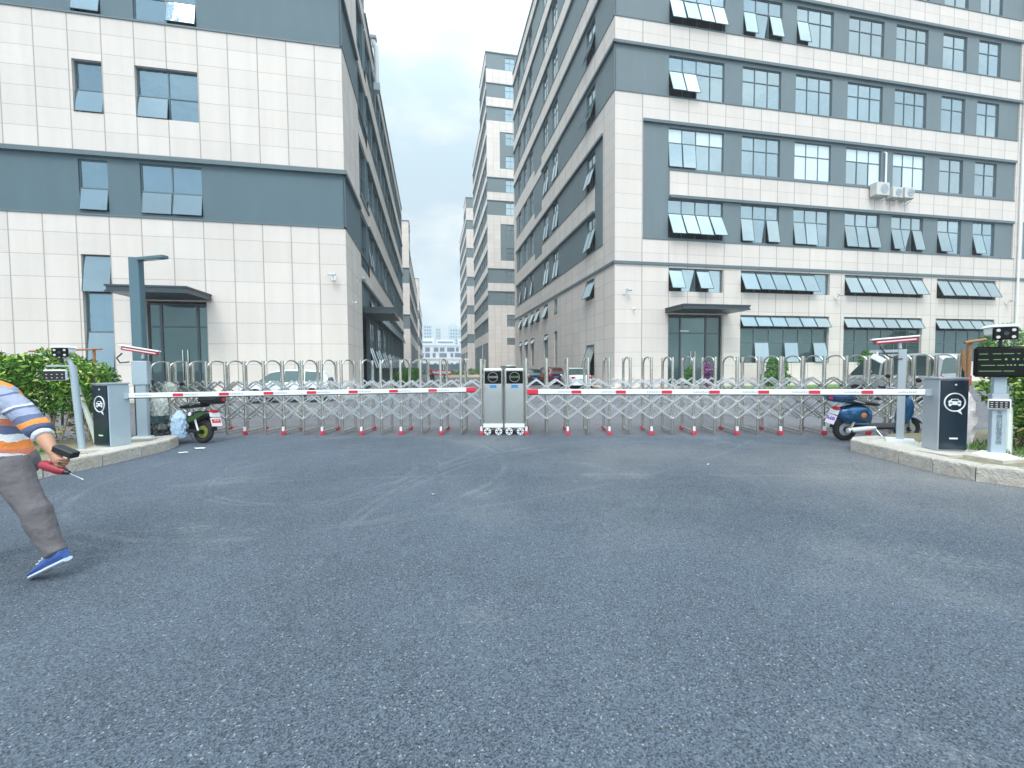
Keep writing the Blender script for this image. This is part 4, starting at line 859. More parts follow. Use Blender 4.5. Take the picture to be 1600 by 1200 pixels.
hedge('slim green shrub behind the strip camera in front of the second wide window', (32.0, 25.4, 0), [(0, 0, 1.9, .7, .6, .8), (0, 0, .8, .5, .5, .7)], 1200, .11, [(0, 0, 0, .1, 0, 1.8, .04)], 18, 'shrubs along the right building', M_LEAF2, name='shrub', cat='shrub')
for i, (y, lb) in enumerate(((39, 'nearest'), (46, 'second nearest'), (54, 'third'), (62, 'fourth'), (70, 'farthest'))):
    hedge('green plant clump, %s in the bed along the left building\'s street side' % lb, (-2.5, y, 0), [(0, 0, .7, .9, 2.2, .75), (.1, 1, 1.2, .5, 1.2, .5), (.2, -1.2, 1.1, .5, .8, .5)], 1500, .13, [(0, 0, 0, .1, .2, 1.0, .03)], 20+i, 'plant clumps along the street', M_LEAF2, name='plant_clump', cat='plant')
def gmat(): return mat('grass_green', (.10, .24, .04), .9, 0, .5, 6, .6, 60)
gm = gmat()
g_ = MB(); g_.box(-3.18, -1.6, 36, 74, .004, .12); g_.box(-10, -7.6, 8.2, 10.2, .1, .175); g_.box(20, 62, 23.6, 26.2, .004, .1); g_.box(-2.2, -.9, 0, 0.001, 0, .001)
tag(g_.build('grass', gm), kind='stuff')
gb = MB(); rn = random.Random(4)
for _ in range(2600):
    x, y = (rn.uniform(-8.8, -6.6), rn.uniform(7.6, 8.9)) if rn.random() < .55 else (rn.uniform(8.4, 11), rn.uniform(3.6, 5.8))
    h = rn.uniform(.04, .13); a = rn.uniform(0, 6.28); dx, dy = .012*math.cos(a), .012*math.sin(a); gb.face([(x-dx, y-dy, .16), (x+dx, y+dy, .16), (x+rn.uniform(-.04, .04), y+rn.uniform(-.04, .04), .16+h)])
tag(gb.build('grass', M_LEAF2, None, recalc=False), kind='stuff')
def stake(label, a, b, r=.035, mt=None): 
    s = MB(); s.tube([a, b], [r, r*.8], 8); tag(s.build('stake', mt or mat('pale_stake', (.5, .54, .5), .6, 0, .2, 9), None, True), label, 'stake', 'leaning stakes in the hedges')
stake('pale stake leaning behind the left camera pole', (-6.35, 9.35, .15), (-6.75, 9.5, 1.33), .045)
stake('pale stake leaning in the right hedge, nearer the display pole', (9.0, 4.95, .15), (9.55, 5.25, 1.25), .05)
def trestle(label, loc, rz, h, w):
    t = thing('tree_prop', label, 'timber prop', loc, rz, 'brown timber props behind the barriers'); s = MB(); s.tube([(0, 0, 0), (.06, 0, h)], .038, 8); s.tube([(0, 0, h*.35), (-w*.7, 0, h*.9)], .035, 7); s.build('post', M_WOOD, t, True); s = MB(); s.tube([(-w, -.06, h*.97), (.3, -.06, h*1.0)], .03, 7); s.build('crossbar', M_WOOD, t, True); s = MB(); s.tube([(-w*.55, 0, 0), (-w*.5, 0, h*.83)], .03, 7, M_BLACK); s.build('dark_post', None, t, True)
trestle('brown timber prop with a crossbar just left of the street lamp', (-9.9, 14.5, 0), 0, 2.25, 1.5)
trestle('brown leaning timber prop between the right barrier box and the text display', (10.95, 6.7, 0), R(-15), 2.1, .1)
# ================================================================ scooters
def rough_body(name, rings, mt, parent, smooth=True, sub=1):
    m = MB(); m.loft(rings, True, mt); o = m.build(name, None, parent, smooth)
    if sub: k = o.modifiers.new('sub', 'SUBSURF'); k.levels = sub; k.render_levels = sub
    return o
def ring(x, yw, z0, z1, n=12, pw=.8):      # superellipse section in yz at station x
    c = (z0+z1)/2; h = (z1-z0)/2; out = []
    for i in range(n):
        a = 2*math.pi*i/n; ca, sa = math.cos(a), math.sin(a)
        out.append((x, yw*math.copysign(abs(ca)**pw, ca), c+h*math.copysign(abs(sa)**pw, sa)))
    return out
def scooter(label, loc, rz, paint, accent, plate_txt, style, lean=R(6), group='electric scooters parked by the gate', seat_m=None):
    t = thing('scooter', label, 'scooter', loc, rz, group); t.rotation_euler = (lean, 0, rz)
    xr, xf = -.62, .62; rw = .235
    for x, nm in ((xr, 'wheel'), (xf, 'wheel')):
        w = MB(); w.torus((x, 0, rw), rw-.05, .05, 'y', 28, 10, M_RUBBER); o = w.build(nm, None, t, True)
        h = MB(); h.cyl((x, -.03, rw), (x, .03, rw), .13, 20, M_SILVER if style == 'retro' else mat('rim_olive', (.25, .3, .06), .4, .4)); h.cyl((x, -.05, rw), (x, .05, rw), .05, 12, M_BLACK); h.build('rim', None, o, True)
    # rear body shell
    if style == 'retro':
        rough_body('rear_body', [ring(-.86, .03, .56, .62), ring(-.8, .12, .42, .68), ring(-.62, .185, .33, .74), ring(-.42, .2, .3, .76), ring(-.24, .17, .30, .72), ring(-.16, .09, .32, .62)], paint, t)
        b = MB()
        for s in (-1, 1): b.ell((-.42, .185*s, .55), .055, .015, .055, mat('orange_badge', (.6, .18, .05), .4)); 
        b.build('badge', None, t, True)
    else:
        rough_body('rear_body', [ring(-.82, .04, .60, .66), ring(-.7, .1, .48, .68), ring(-.45, .15, .36, .68), ring(-.2, .14, .28, .62), ring(-.05, .08, .26, .42)], M_BLACK, t)
        b = MB()
        for s in (-1, 1):
            b.prism([(-.78, .6), (-.3, .38), (.0, .28), (.02, .36), (-.28, .48), (-.74, .66)], s*.15, s*.165, paint)
        b.build('side_panel', None, t); b = MB()
        for s in (-1, 1):
            for k in range(4): b.prism([(-.18+.06*k, .42-.012*k), (-.14+.06*k, .42-.012*k), (-.16+.06*k, .33-.012*k), (-.2+.06*k, .33-.012*k)], s*.166, s*.17, M_LETTER)
            b.cyl((-.42, .15*s, .6), (-.42, .168*s, .6), .035, 14, M_LETTER)
        b.build('lettering', None, t)
    sm = seat_m or M_BLACK
    rough_body('seat', [ring(-.68, .08, .76, .83), ring(-.6, .13, .75, .86), ring(-.35, .14, .73, .84), ring(-.08, .11, .70, .79), ring(.0, .05, .71, .76)], sm, t)
    f = MB(); f.rbox(-.12, .42, -.14, .14, .25, .33, .03, M_BLACK); f.tube([(-.5, 0, .32), (-.1, 0, .27), (.4, 0, .27)], .05, 8, M_BLACK); f.build('footboard', None, t)
    # leg shield and front
    rough_body('leg_shield', [[(x, y*.8, z) for x, y, z in [(.38, -.13, .3), (.44, -.19, .5), (.46, -.19, .72), (.42, -.12, .93), (.42, .12, .93), (.46, .19, .72), (.44, .19, .5), (.38, .13, .3)]],
                              [(.45, -.15, .32), (.53, -.2, .5), (.56, -.2, .72), (.5, -.13, .95), (.5, .13, .95), (.56, .2, .72), (.53, .2, .5), (.45, .15, .32)], [(.56, -.05, .36), (.64, -.07, .5), (.65, -.07, .72), (.57, -.05, .93), (.57, .05, .93), (.65, .07, .72), (.64, .07, .5), (.56, .05, .36)]], paint if style == 'retro' else M_BLACK, t)
    fd = MB(); vs = []
    for i in range(9):
        a = R(200-i*22); r2 = rw+.035; q = []
        for k in range(5): y = -.08+.04*k; q.append((xf+(r2-abs(y)*.35)*math.cos(a), y, rw+(r2-abs(y)*.35)*math.sin(a)))
        vs.append(q)
    fd.loft(vs, False, paint if style == 'retro' else M_BLACK, closed=False); o = fd.build('front_fender', None, t, True); sdm = o.modifiers.new('s', 'SOLIDIFY'); sdm.thickness = .008
    fk = MB()
    for s in (-1, 1): fk.tube([(xf, .075*s, rw), (xf-.06, .075*s, .5), (xf-.16, .03*s, .8)], .02, 8, M_SILVER)
    fk.build('fork', None, t, True)
    hb = MB(); hb.rbox(.35, .55, -.1, .1, .95, 1.06, .03, paint if style == 'retro' else M_BLACK); hb.tube([(.3, -.36, 1.03), (.38, -.2, 1.04), (.44, 0, 1.02), (.38, .2, 1.04), (.3, .36, 1.03)], .016, 8, M_SILVER)
    for s in (-1, 1): hb.tube([(.28, .38*s, 1.03), (.32, .27*s, 1.035)], .024, 8, M_BLACK); hb.tube([(.36, .22*s, 1.05), (.4, .3*s, 1.22)], .008, 6, M_BLACK); hb.ell((.4, .33*s, 1.26), .015, .065, .045, M_BLACK)
    h = hb.build('handlebar', None, t, True)
    l = MB(); l.ell((.57, 0, .99), .04, .07, .055, M_WHITE); l.build('headlight', None, t, True)
    # tail box, rack, lights, plate
    rk = MB()
    for s in (-1, 1): rk.tube([(-.4, .15*s, .78), (-.62, .16*s, .84), (-.85, .12*s, .88)], .012, 6, M_CHROME)
    rk.tube([(-.85, -.12, .88), (-.85, .12, .88)], .012, 6, M_CHROME); rk.build('rack', None, t, True)
    bx = rough_body('tail_box', [ring(-1.0, .13, .93, 1.08, 12, .5), ring(-.97, .19, .9, 1.13, 12, .5), ring(-.62, .2, .89, 1.14, 12, .5), ring(-.57, .15, .92, 1.1, 12, .5)], paint if style == 'retro' else M_BLACK, t)
    q = MB(); q.rbox(-.985, -.6, -.201, .201, .985, 1.0, .004, M_BLACK); q.box(-1.005, -.99, -.1, -.02, .97, 1.03, M_RED); q.box(-.85, -.7, -.205, -.2, 1.01, 1.05, M_RED) if style != 'retro' else None; q.build('latch_strip', None, bx)
    l = MB(); l.ell((-.84, 0, .66), .035, .12, .04, M_RED); l.build('tail_light', None, t, True)
    mx = Matrix.Translation(Vector((-.9, 0, .5))) @ Matrix.Rotation(R(18), 4, 'Y')
    p = MB(); p.box(-.004, .004, -.12, .12, .05, .15, M_WHITE, mx); p.box(-.004, .004, -.12, .12, -.15, .03, mat('plate_'+style, (.75, .7, .85) if style == 'retro' else (.8, .72, .7), .5), mx)
    if style != 'retro': p.box(-.0055, -.0045, -.1, .1, -.08, .0, M_RED, mx)
    pl = p.build('number_plate', None, t); tx = text('lettering', plate_txt, .15 if style == 'retro' else .07, mat('plate_ink_'+style, (.2, .04, .45) if style == 'retro' else (.8, .8, .8), .5), pl, mx @ Vector((-.007, 0, -.06 if style == 'retro' else -.04)), (R(90), 0, R(-90)))
    # rear arm, motor cover, stand, fender
    a = MB(); a.tube([(-.66, -.12, rw), (-.3, -.13, .27), (-.1, -.1, .28)], [.05, .055, .03], 10, M_WHITE if style == 'retro' else M_SILVER); a.tube([(-.66, .12, rw), (-.3, .13, .27), (-.1, .1, .28)], [.04, .035, .03], 8, M_BLACK); a.cyl((-.6, -.17, rw), (-.6, -.1, rw), .03, 12, M_BLACK); a.build('swing_arm', None, t, True)
    sh = MB()
    for s in (-1, 1): sh.tube([(-.62, .13*s, rw+.03), (-.52, .13*s, .5)], .022, 8, M_CHROME)
    sh.build('shock_absorber', None, t, True)
    k = MB(); k.tube([(-.1, -.1, .26), (-.02, -.3, .01 + math.tan(lean)*.3)], .014, 6, M_CHROME); k.build('kickstand', None, t, True)
    fd = MB(); vs = []
    for i in range(7):
        a_ = R(60+i*19); r2 = rw+.03; vs.append([(xr+r2*math.cos(a_), y, rw+r2*math.sin(a_)) for y in (-.07, -.03, .03, .07)])
    fd.loft(vs, False, M_BLACK, closed=False); o = fd.build('rear_fender', None, t, True); sdm = o.modifiers.new('s', 'SOLIDIFY'); sdm.thickness = .008
    bx.location = (0, 0, -.09 if style != 'retro' else -.11)
    t.scale = (1.05, 1.05, 1.05)
    return t
M_SBLUE = mat('metallic_blue', (.01, .09, .22), .25, .5, .15, 4, coat=.6); M_SGREEN = mat('dark_green_panel', (.03, .09, .015), .35, .2, .2, 5)
scooter('blue retro scooter with a tail box parked in front of the right gate leaf', (9.2, 7.12, 0), R(-12), M_SBLUE, None, '948', 'retro')
sg = scooter('black and green scooter covered in plastic bags parked in front of the left gate leaf', (-5.55, 10.42, 0), R(158), M_SGREEN, None, '惠州', 'sport')
# bags hanging on the left scooter
def bag(label, loc, rx_, ry_, rz_, mt, seed, cat='bag'):
    rn = random.Random(seed); m_ = MB(); n, mm = 26, 16; rings = []
    for i in range(mm+1):
        v = i/mm; z = v; prof = .35+.65*math.sin(math.pi*min(1, (1-v)*.62+.12))**.8 if v < .8 else max(.3, .78-(v-.8)*2.8)
        rings.append([(rx_*prof*math.cos(2*math.pi*k/n)*(1+.16*math.sin(k*3.7+i*1.1)+rn.uniform(-.06, .06)), ry_*prof*math.sin(2*math.pi*k/n)*(1+.16*math.cos(k*2.9+i*.8)+rn.uniform(-.06, .06)), rz_*z+rn.uniform(-.01, .01)) for k in range(n)])
    m_.loft(rings, True, mt); o = m_.build('plastic_bag', None, None, True); o.location = loc; tag(o, label, cat, 'plastic bags around the scooter'); return o
def film(name, col, a=.55): 
    k = mat(name, col, .18, 0, .15, 8, .8, 25, spec=.8); b = k.node_tree.nodes['Principled BSDF']; b.inputs['Transmission Weight'].default_value = a; b.inputs['IOR'].default_value = 1.05; return k
bag('clear plastic bag of white things on the front of the black and green scooter', (-5.83, 10.3, .62), .15, .15, .42, film('clear_film', (.8, .82, .78), .35), 1)
bag('grey green cloth bundle lying under the clear bag on the scooter', (-5.95, 10.42, .45), .2, .2, .5, mat('grey_green_cloth', (.1, .18, .2), .8, 0, .2, 8, .6), 2, 'bundle')
bag('pale blue plastic bag hanging beside the scooter seat', (-5.40, 10.2, .14), .15, .13, .58, film('blue_film', (.5, .66, .85), .15), 3)
bag('black rubbish bag standing at the scooter\'s front wheel', (-5.78, 10.22, .0), .19, .18, .46, mat('black_film', (.015, .018, .02), .25, 0, .3, 8, .8, 22), 4)
bag('hazy white plastic sheet bundle behind the right barrier box', (9.15, 5.75, .15), .3, .24, 1.12, mat('white_sheet', (.66, .63, .66), .45, 0, .15, 8, .8, 22), 5)
bag('crumpled clear plastic bag hooked high on the scooter handlebar', (-5.7, 10.45, 1.0), .13, .1, .34, film('clear_film_b', (.6, .64, .58), .4), 6)
# scraps on the road
def scrap(label, x, y, s, seed):
    rn = random.Random(seed); m_ = MB(); vs = [(x+s*math.cos(a)*rn.uniform(.6, 1.2)*1.8, y+s*math.sin(a)*rn.uniform(.5, 1), .012+rn.uniform(0, .02)) for a in [k*2*math.pi/9 for k in range(9)]]
    m_.face(vs, M_WHITE); tag(m_.build('litter', None, None, recalc=False), label, 'litter', 'white scraps on the asphalt')
scrap('larger white scrap on the asphalt right of the bagged scooter', -4.62, 9.42, .07, 1); scrap('smaller white scrap nearer the camera right of the bagged scooter', -4.72, 9.0, .045, 2); scrap('tiny white scrap on the open asphalt in front of the left gate leaf', .0, 5.25, .02, 3); scrap('tiny white scrap on the asphalt in front of the right gate leaf', 4.35, 5.9, .018, 4)
scooter('small black scooter parked further up the street beyond the gate', (-.1, 42, 0), R(75), mat('dull_black', (.02, .02, .02), .5), None, ' ', 'sport', group='scooters up the street')
# ================================================================ cars
M_TINT = glass_mat('car_glass', (.10, .15, .15), .5, .03, .02, .3); M_TAIL = mat('tail_light', (.5, .01, .03), .2, 0, .1); M_HEAD = mat('headlight', (.6, .65, .7), .12, .3)
def car(label, loc, rz, L, W, H, st, paint, group, plate=True, shape='hatch', glass=None):
    """x forward. st: stations (x, belt z, roof z, half width) as fractions of L, H, W"""
    t = thing('parked_'+shape, label, 'van' if shape == 'van' else 'car', loc, rz, group); gl = glass or M_TINT
    b, g = MB(), MB(); secs = []
    for (x, zb, zr, hw, top) in st:
        X = x*L; hwm = hw*W/2; B = zb*H; T = zr*H; cabin = zr-zb > .12
        hr = hwm*(.78 if cabin else .9)
        secs.append(([(X, hwm*.86, .17*H), (X, hwm*.98, .27*H), (X, hwm, .42*H), (X, hwm*.985, B-.05*H), (X, hwm*.93, B), (X, hr if cabin else hwm*.9, T-.045*H if cabin else T-.005*H), (X, hr*.82 if cabin else hwm*.75, T-.006*H), (X, 0, T)], cabin, top))
    n = len(secs[0][0])
    for s in (1, -1):
        for i in range(len(secs)-1):
            A, ca, ta = secs[i]; Bq, cb, tb = secs[i+1]
            for j in range(n-1):
                pts = [A[j], Bq[j], Bq[j+1], A[j+1]]; pts = [(p[0], p[1]*s, p[2]) for p in pts]
                isg = (j == 4 and ca and cb and ta != 'P') or (j in (4, 5, 6) and (ca != cb)) 
                if j == 4 and ca and cb and ta == 'P': isg = False
                (g if isg else b).face(pts, gl if isg else paint)
    for k, sgn in ((0, 1), (len(secs)-1, -1)):
        A = secs[k][0]; b.face([(p[0], p[1], p[2]) for p in A]+[(p[0], -p[1], p[2]) for p in reversed(A[:-1])], paint)
    A0 = secs[0][0]; b.face([(A0[0][0], A0[0][1], A0[0][2]), (secs[-1][0][0][0], secs[-1][0][0][1], A0[0][2]), (secs[-1][0][0][0], -secs[-1][0][0][1], A0[0][2]), (A0[0][0], -A0[0][1], A0[0][2])], M_BLACK)
    import bmesh
    for mbx, nm in ((b, 'body'), (g, 'windows')):
        o = mbx.build(nm, None, t); bm = bmesh.new(); bm.from_mesh(o.data); bmesh.ops.remove_doubles(bm, verts=bm.verts, dist=.0005); bmesh.ops.recalc_face_normals(bm, faces=bm.faces); bm.to_mesh(o.data); bm.free()
        o.data.polygons.foreach_set('use_smooth', [True]*len(o.data.polygons)); o.data.set_sharp_from_angle(angle=R(42))
    wr = .31 if shape != 'van' else .3
    for x in (-.31*L, .31*L):
        for s in (-1, 1):
            a = MB(); y = s*(W/2-.005); a.cyl((x, y-s*.12, wr+.02), (x, y+s*.003, wr+.02), wr+.06, 24, M_BLACK); a.build('wheel_arch', None, t)
            w = MB(); w.cyl((x, y-s*.2, wr), (x, y+s*.015, wr), wr, 24, M_RUBBER); w = w.build('wheel', None, t, True)
            r = MB(); r.cyl((x, y+s*.012, wr), (x, y+s*.022, wr), wr*.66, 20, M_SILVER); r.cyl((x, y+s*.02, wr), (x, y+s*.03, wr), .06, 10, M_BLACK)
            for k in range(5): aa = k*1.2566; r.box(.05, wr*.55, -.03, .03, .0, .004, M_BLACK, Matrix.Translation(Vector((x, y+s*.0235, wr))) @ Matrix.Rotation(R(90), 4, 'X') @ Matrix.Rotation(aa+.6, 4, 'Z'))
            r.build('rim', None, w)
    xe = st[0][0]*L; xf = st[-1][0]*L; hw0 = st[0][3]*W/2; hw1 = st[-1][3]*W/2
    for s in (-1, 1):
        l = MB()
        if shape == 'van': l.rbox(xe-.02, xe+.1, s*hw0*.93-.09, s*hw0*.93+.07, .36*H, .55*H, .015, M_TAIL)
        else: l.rbox(xe-.02, xe+.22, s*hw0*.86-.17, s*hw0*.86+.11, .47*H, .58*H, .02, M_TAIL)
        l.build('tail_light', None, t); l = MB(); l.rbox(xf-.22, xf+.02, s*hw1*.8-.14, s*hw1*.8+.14, .4*H, .5*H, .02, M_HEAD); l.build('headlight', None, t)
        mr = MB(); mr.ell((.13*L, s*(W/2+.09), .62*H), .07, .1, .07, paint); mr.build('mirror', None, t, True)
        dh = MB()
        for x in (-.16*L, .08*L): dh.rbox(x, x+.16, s*(W/2+.0)-.015, s*(W/2)+.02, .54*H, .565*H, .005, M_SILVER if shape == 'van' else paint); 
        dh.build('door_handle', None, t)
    for x, nm in ((xe, 'rear_bumper'), (xf, 'front_bumper')):
        q = MB(); q.rbox(x-.05, x+.05, -hw0*.92, hw0*.92, .15*H, .31*H, .02, paint); q.build(nm, None, t)
    if plate:
        q = MB(); q.box(xe-.075, xe-.06, -.22, .22, .4*H, .47*H, plate); p = q.build('number_plate', None, t); text('lettering', 'BD 3516'[:0] or '粤L·····', .09, M_LETTERG, p, (xe-.077, 0, .435*H), (R(90), 0, R(-90)))
    return t
HATCH = [(-.5, .56, .60, .80, ''), (-.485, .60, .74, .86, 'P'), (-.44, .62, .93, .92, 'P'), (-.405, .62, .95, .94, ''), (-.25, .62, .985, .98, ''), (-.235, .62, .987, .98, 'P'), (-.21, .62, .99, .99, ''), (-.03, .61, 1.0, 1.0, ''), (-.01, .61, 1.0, 1.0, 'P'), (.02, .61, .995, 1.0, ''), (.14, .6, .95, 1.0, ''), (.17, .60, .90, 1.0, 'P'), (.3, .58, .62, .98, ''), (.42, .54, .57, .93, ''), (.48, .46, .50, .84, ''), (.5, .38, .42, .76, '')]
SEDAN = [(-.5, .52, .56, .78, ''), (-.48, .60, .63, .84, ''), (-.36, .63, .66, .93, ''), (-.2, .62, .95, .98, 'P'), (-.17, .62, .975, .98, ''), (-.05, .615, 1.0, 1.0, ''), (-.03, .615, 1.0, 1.0, 'P'), (.0, .61, .995, 1.0, ''), (.11, .6, .95, 1.0, ''), (.13, .6, .92, 1.0, 'P'), (.26, .585, .62, .98, ''), (.42, .54, .57, .92, ''), (.48, .45, .5, .83, ''), (.5, .38, .42, .74, '')]
VAN = [(-.5, .52, .60, .84, ''), (-.495, .55, .9, .9, 'P'), (-.47, .55, .965, .95, 'P'), (-.44, .55, .98, .97, ''), (-.25, .55, .995, .99, ''), (-.225, .55, 1.0, 1.0, 'P'), (-.2, .55, 1.0, 1.0, ''), (.02, .55, 1.0, 1.0, ''), (.04, .55, 1.0, 1.0, 'P'), (.065, .55, .995, 1.0, ''), (.24, .54, .95, 1.0, ''), (.265, .54, .91, 1.0, 'P'), (.39, .53, .60, .97, ''), (.46, .46, .5, .9, ''), (.5, .36, .4, .8, '')]
M_CW = mat('white_car_paint', (.72, .76, .78), .22, 0, .03, 3, coat=.6); M_CM = mat('maroon_car_paint', (.10, .008, .02), .2, .3, .1, 3, coat=.7); M_CK = mat('black_car_paint', (.014, .02, .02), .18, .2, .1, 3, coat=.7); M_CS = mat('silver_van_paint', (.42, .44, .46), .3, .4, .05, 3, coat=.3)
M_PG = mat('green_plate', (.25, .55, .45), .5); M_PB = mat('blue_plate', (.02, .15, .5), .5)
car('white hatchback parked beyond the left gate leaf, tail to the right', (-6.95, 22.3, 0), R(180), 4.0, 1.7, 1.6, HATCH, M_CW, 'parked cars', M_PG, 'hatchback')
car('white sedan seen from behind, parked against the right building beyond the gate', (11.2, 31.4, 0), R(82) , 4.5, 1.85, 1.55, SEDAN, M_CW, 'parked cars', M_PG, 'sedan')
car('dark maroon car seen from behind, left of the white sedan', (11.15, 38.6, 0), R(90), 4.5, 1.85, 1.65, HATCH, M_CM, 'parked cars', M_PB, 'hatchback')
car('black car between the maroon car and the gate displays', (9.0, 38.0, 0), R(90), 4.4, 1.8, 1.5, HATCH, M_CK, 'parked cars', M_PB, 'hatchback')
car('small white van far up the street on the right', (11.2, 60, 0), R(-80), 4.2, 1.7, 2.0, VAN, M_CW, 'parked cars', M_PB, 'van')
car('silver minivan parked behind the right gate leaf and the strip camera pole', (20.4, 14.8, 0), R(86), 4.2, 1.62, 2.06, VAN, M_CS, 'parked cars', M_PB, 'van')
# red cargo tricycle with a banner and white shelter down the street
t = thing('cargo_tricycle', 'red banner covered cargo tricycle standing down the street', 'tricycle', (1.3, 63, 0), R(5)); b = MB(); b.rbox(-1.3, 1.5, -.6, .6, .55, 1.35, .04, M_RED); b.box(-1.25, 1.45, -.63, -.605, .8, 1.15, M_WHITE); b.build('cargo_bed', None, t)
b = MB(); b.rbox(-1.9, -1.35, -.4, .4, .6, 1.5, .05, M_RED); b.box(-1.95, -1.9, -.35, .35, 1.0, 1.45, M_TINT); b.build('cab', None, t)
for x, y in ((-1.7, 0), (.8, -.6), (.8, .6)): w = MB(); w.torus((x, y, .3), .24, .06, 'y', 18, 8, M_RUBBER); w.build('wheel', None, t, True)
t = thing('carport', 'long white canopy on posts across the far end of the street', 'carport', (2.4, 84, 0)); b = MB(); pts = [(-6.2, 2.7), (-5.6, 3.25), (-4.8, 3.5), (5, 3.5), (5.2, 3.2), (-4.6, 3.2), (-5.3, 3.0), (-6.0, 2.55)]; b.prism(pts, 0, 3, M_WHITE); b.build('roof', None, t)
for x in (-5, 0, 4.8): q = MB(); q.cyl((x, .2, 0), (x, .2, 3.2), .08, 8, M_WHITE); q.build('post', None, t)
q = MB(); q.box(-4.5, 4.6, 1.5, 1.6, 1.2, 2.4, M_FG); q.build('back_panel', None, t)
hedge('low dark hedge across the far end of the street', (3.5, 100, 0), [(x, 0, .7, 1.2, .8, .9) for x in range(-8, 9, 2)], 2500, .2, [], 40, None, M_LEAF2)
# ================================================================ the worker at the left edge
def V(*a): return Vector(a)
PW = thing('person', 'man in orange, white and grey striped shirt and grey trousers holding a red drill', 'person', (-3.4, 4.0, 0))
o0 = V(-3.4, 4.0, 0)
lft = V(-.982, .19, 0)      # camera left: the way he walks
fwd = V(.19, .982, 0)       # away from the camera
J = {'pelvis': V(-3.40, 4.02, .87), 'waist': V(-3.42, 4.03, 1.03), 'chest': V(-3.47, 4.04, 1.3), 'neck': V(-3.56, 4.05, 1.5), 'throat': V(-3.63, 4.06, 1.57), 'skull': V(-3.70, 4.07, 1.68), 'crown': V(-3.70, 4.07, 1.76),
     'shR': V(-3.20, 3.86, 1.395), 'elR': V(-2.87, 3.68, 1.17), 'wrR': V(-2.70, 3.57, 1.0), 'shL': V(-3.62, 4.24, 1.40), 'elL': V(-3.78, 4.32, 1.14), 'wrL': V(-3.98, 4.25, .98),
     'hipR': V(-3.26, 3.92, .84), 'knR': V(-3.02, 3.81, .49), 'anR': V(-2.86, 3.76, .165), 'toR': V(-2.98, 3.78, .05), 'hipL': V(-3.46, 4.12, .84), 'knL': V(-3.75, 4.1, .50), 'anL': V(-3.86, 4.08, .12), 'toL': V(-4.07, 4.1, .06)}
def skin_mesh(name, verts, edges, radii, root, mt, parent, sub=2):
    me = bpy.data.meshes.new(name); me.from_pydata([tuple(v-o0) for v in verts], edges, []); me.materials.append(mt)
    o = bpy.data.objects.new(name, me); S.collection.objects.link(o); o.parent = parent
    sk = o.modifiers.new('skin', 'SKIN'); sk.use_smooth_shade = True; me.skin_vertices
    for i, r in enumerate(radii): me.skin_vertices[0].data[i].radius = (r, r) if not isinstance(r, tuple) else r; me.skin_vertices[0].data[i].use_root = (i == root)
    sb = o.modifiers.new('sub', 'SUBSURF'); sb.levels = sub; sb.render_levels = sub; return o
names = list(J); idx = {n: i for i, n in enumerate(names)}; vv = [J[n] for n in names]
rad = dict(pelvis=.13, waist=.12, chest=.14, neck=.06, throat=.052, skull=.088, crown=.07, shR=.06, elR=.042, wrR=.028, shL=.06, elL=.042, wrL=.028, hipR=.085, knR=.055, anR=.038, toR=.035, hipL=.085, knL=.055, anL=.038, toL=.035)
ed = [('pelvis','waist'),('waist','chest'),('chest','neck'),('neck','throat'),('throat','skull'),('skull','crown'),('chest','shR'),('shR','elR'),('elR','wrR'),('chest','shL'),('shL','elL'),('elL','wrL'),('pelvis','hipR'),('hipR','knR'),('knR','anR'),('anR','toR'),('pelvis','hipL'),('hipL','knL'),('knL','anL'),('anL','toL')]
edges = [(idx[a], idx[b]) for a, b in ed]; radii = [rad[n] for n in names]
def hand(wr, elb, grip, palm_n, s=1.0):
    """five fingers curled towards palm_n"""
    d = (wr-elb).normalized(); palm = wr+d*.05; side = d.cross(palm_n).normalized(); ip = len(vv); vv.append(palm); radii.append((.036, .02)); edges.append((idx[wr_name], ip))
    for k, (off, l) in enumerate(((-.03, .068), (-.01, .078), (.011, .073), (.03, .058))):
        a = palm+d*.035+side*off; b = a+(d*.55+palm_n*.75).normalized()*l*.5; c = b+(palm_n*.7-d*.65).normalized()*l*.42; e_ = c+(-d*.9+palm_n*.05).normalized()*l*.28; i0 = len(vv)
        for q, r in ((a, .0105), (b, .0098), (c, .009), (e_, .008)): vv.append(q); radii.append(r)
        edges.extend([(ip, i0), (i0, i0+1), (i0+1, i0+2), (i0+2, i0+3)])
    a = palm-d*.015-side*.034; b = a+(palm_n*.6-side*.35+d*.5).normalized()*.035; c = b+(d*.7+palm_n*.6+side*.2).normalized()*.03; i0 = len(vv)
    for q, r in ((a, .013), (b, .0115), (c, .0095)): vv.append(q); radii.append(r)
    edges.extend([(ip, i0), (i0, i0+1), (i0+1, i0+2)]); return palm
wr_name = 'wrR'; palmR = hand(J['wrR'], J['elR'], True, V(.05, -.55, -.35).normalized()*-1 if False else V(.25, .85, -.1).normalized())
wr_name = 'wrL'; palmL = hand(J['wrL'], J['elL'], True, V(.6, -.3, -.5).normalized())
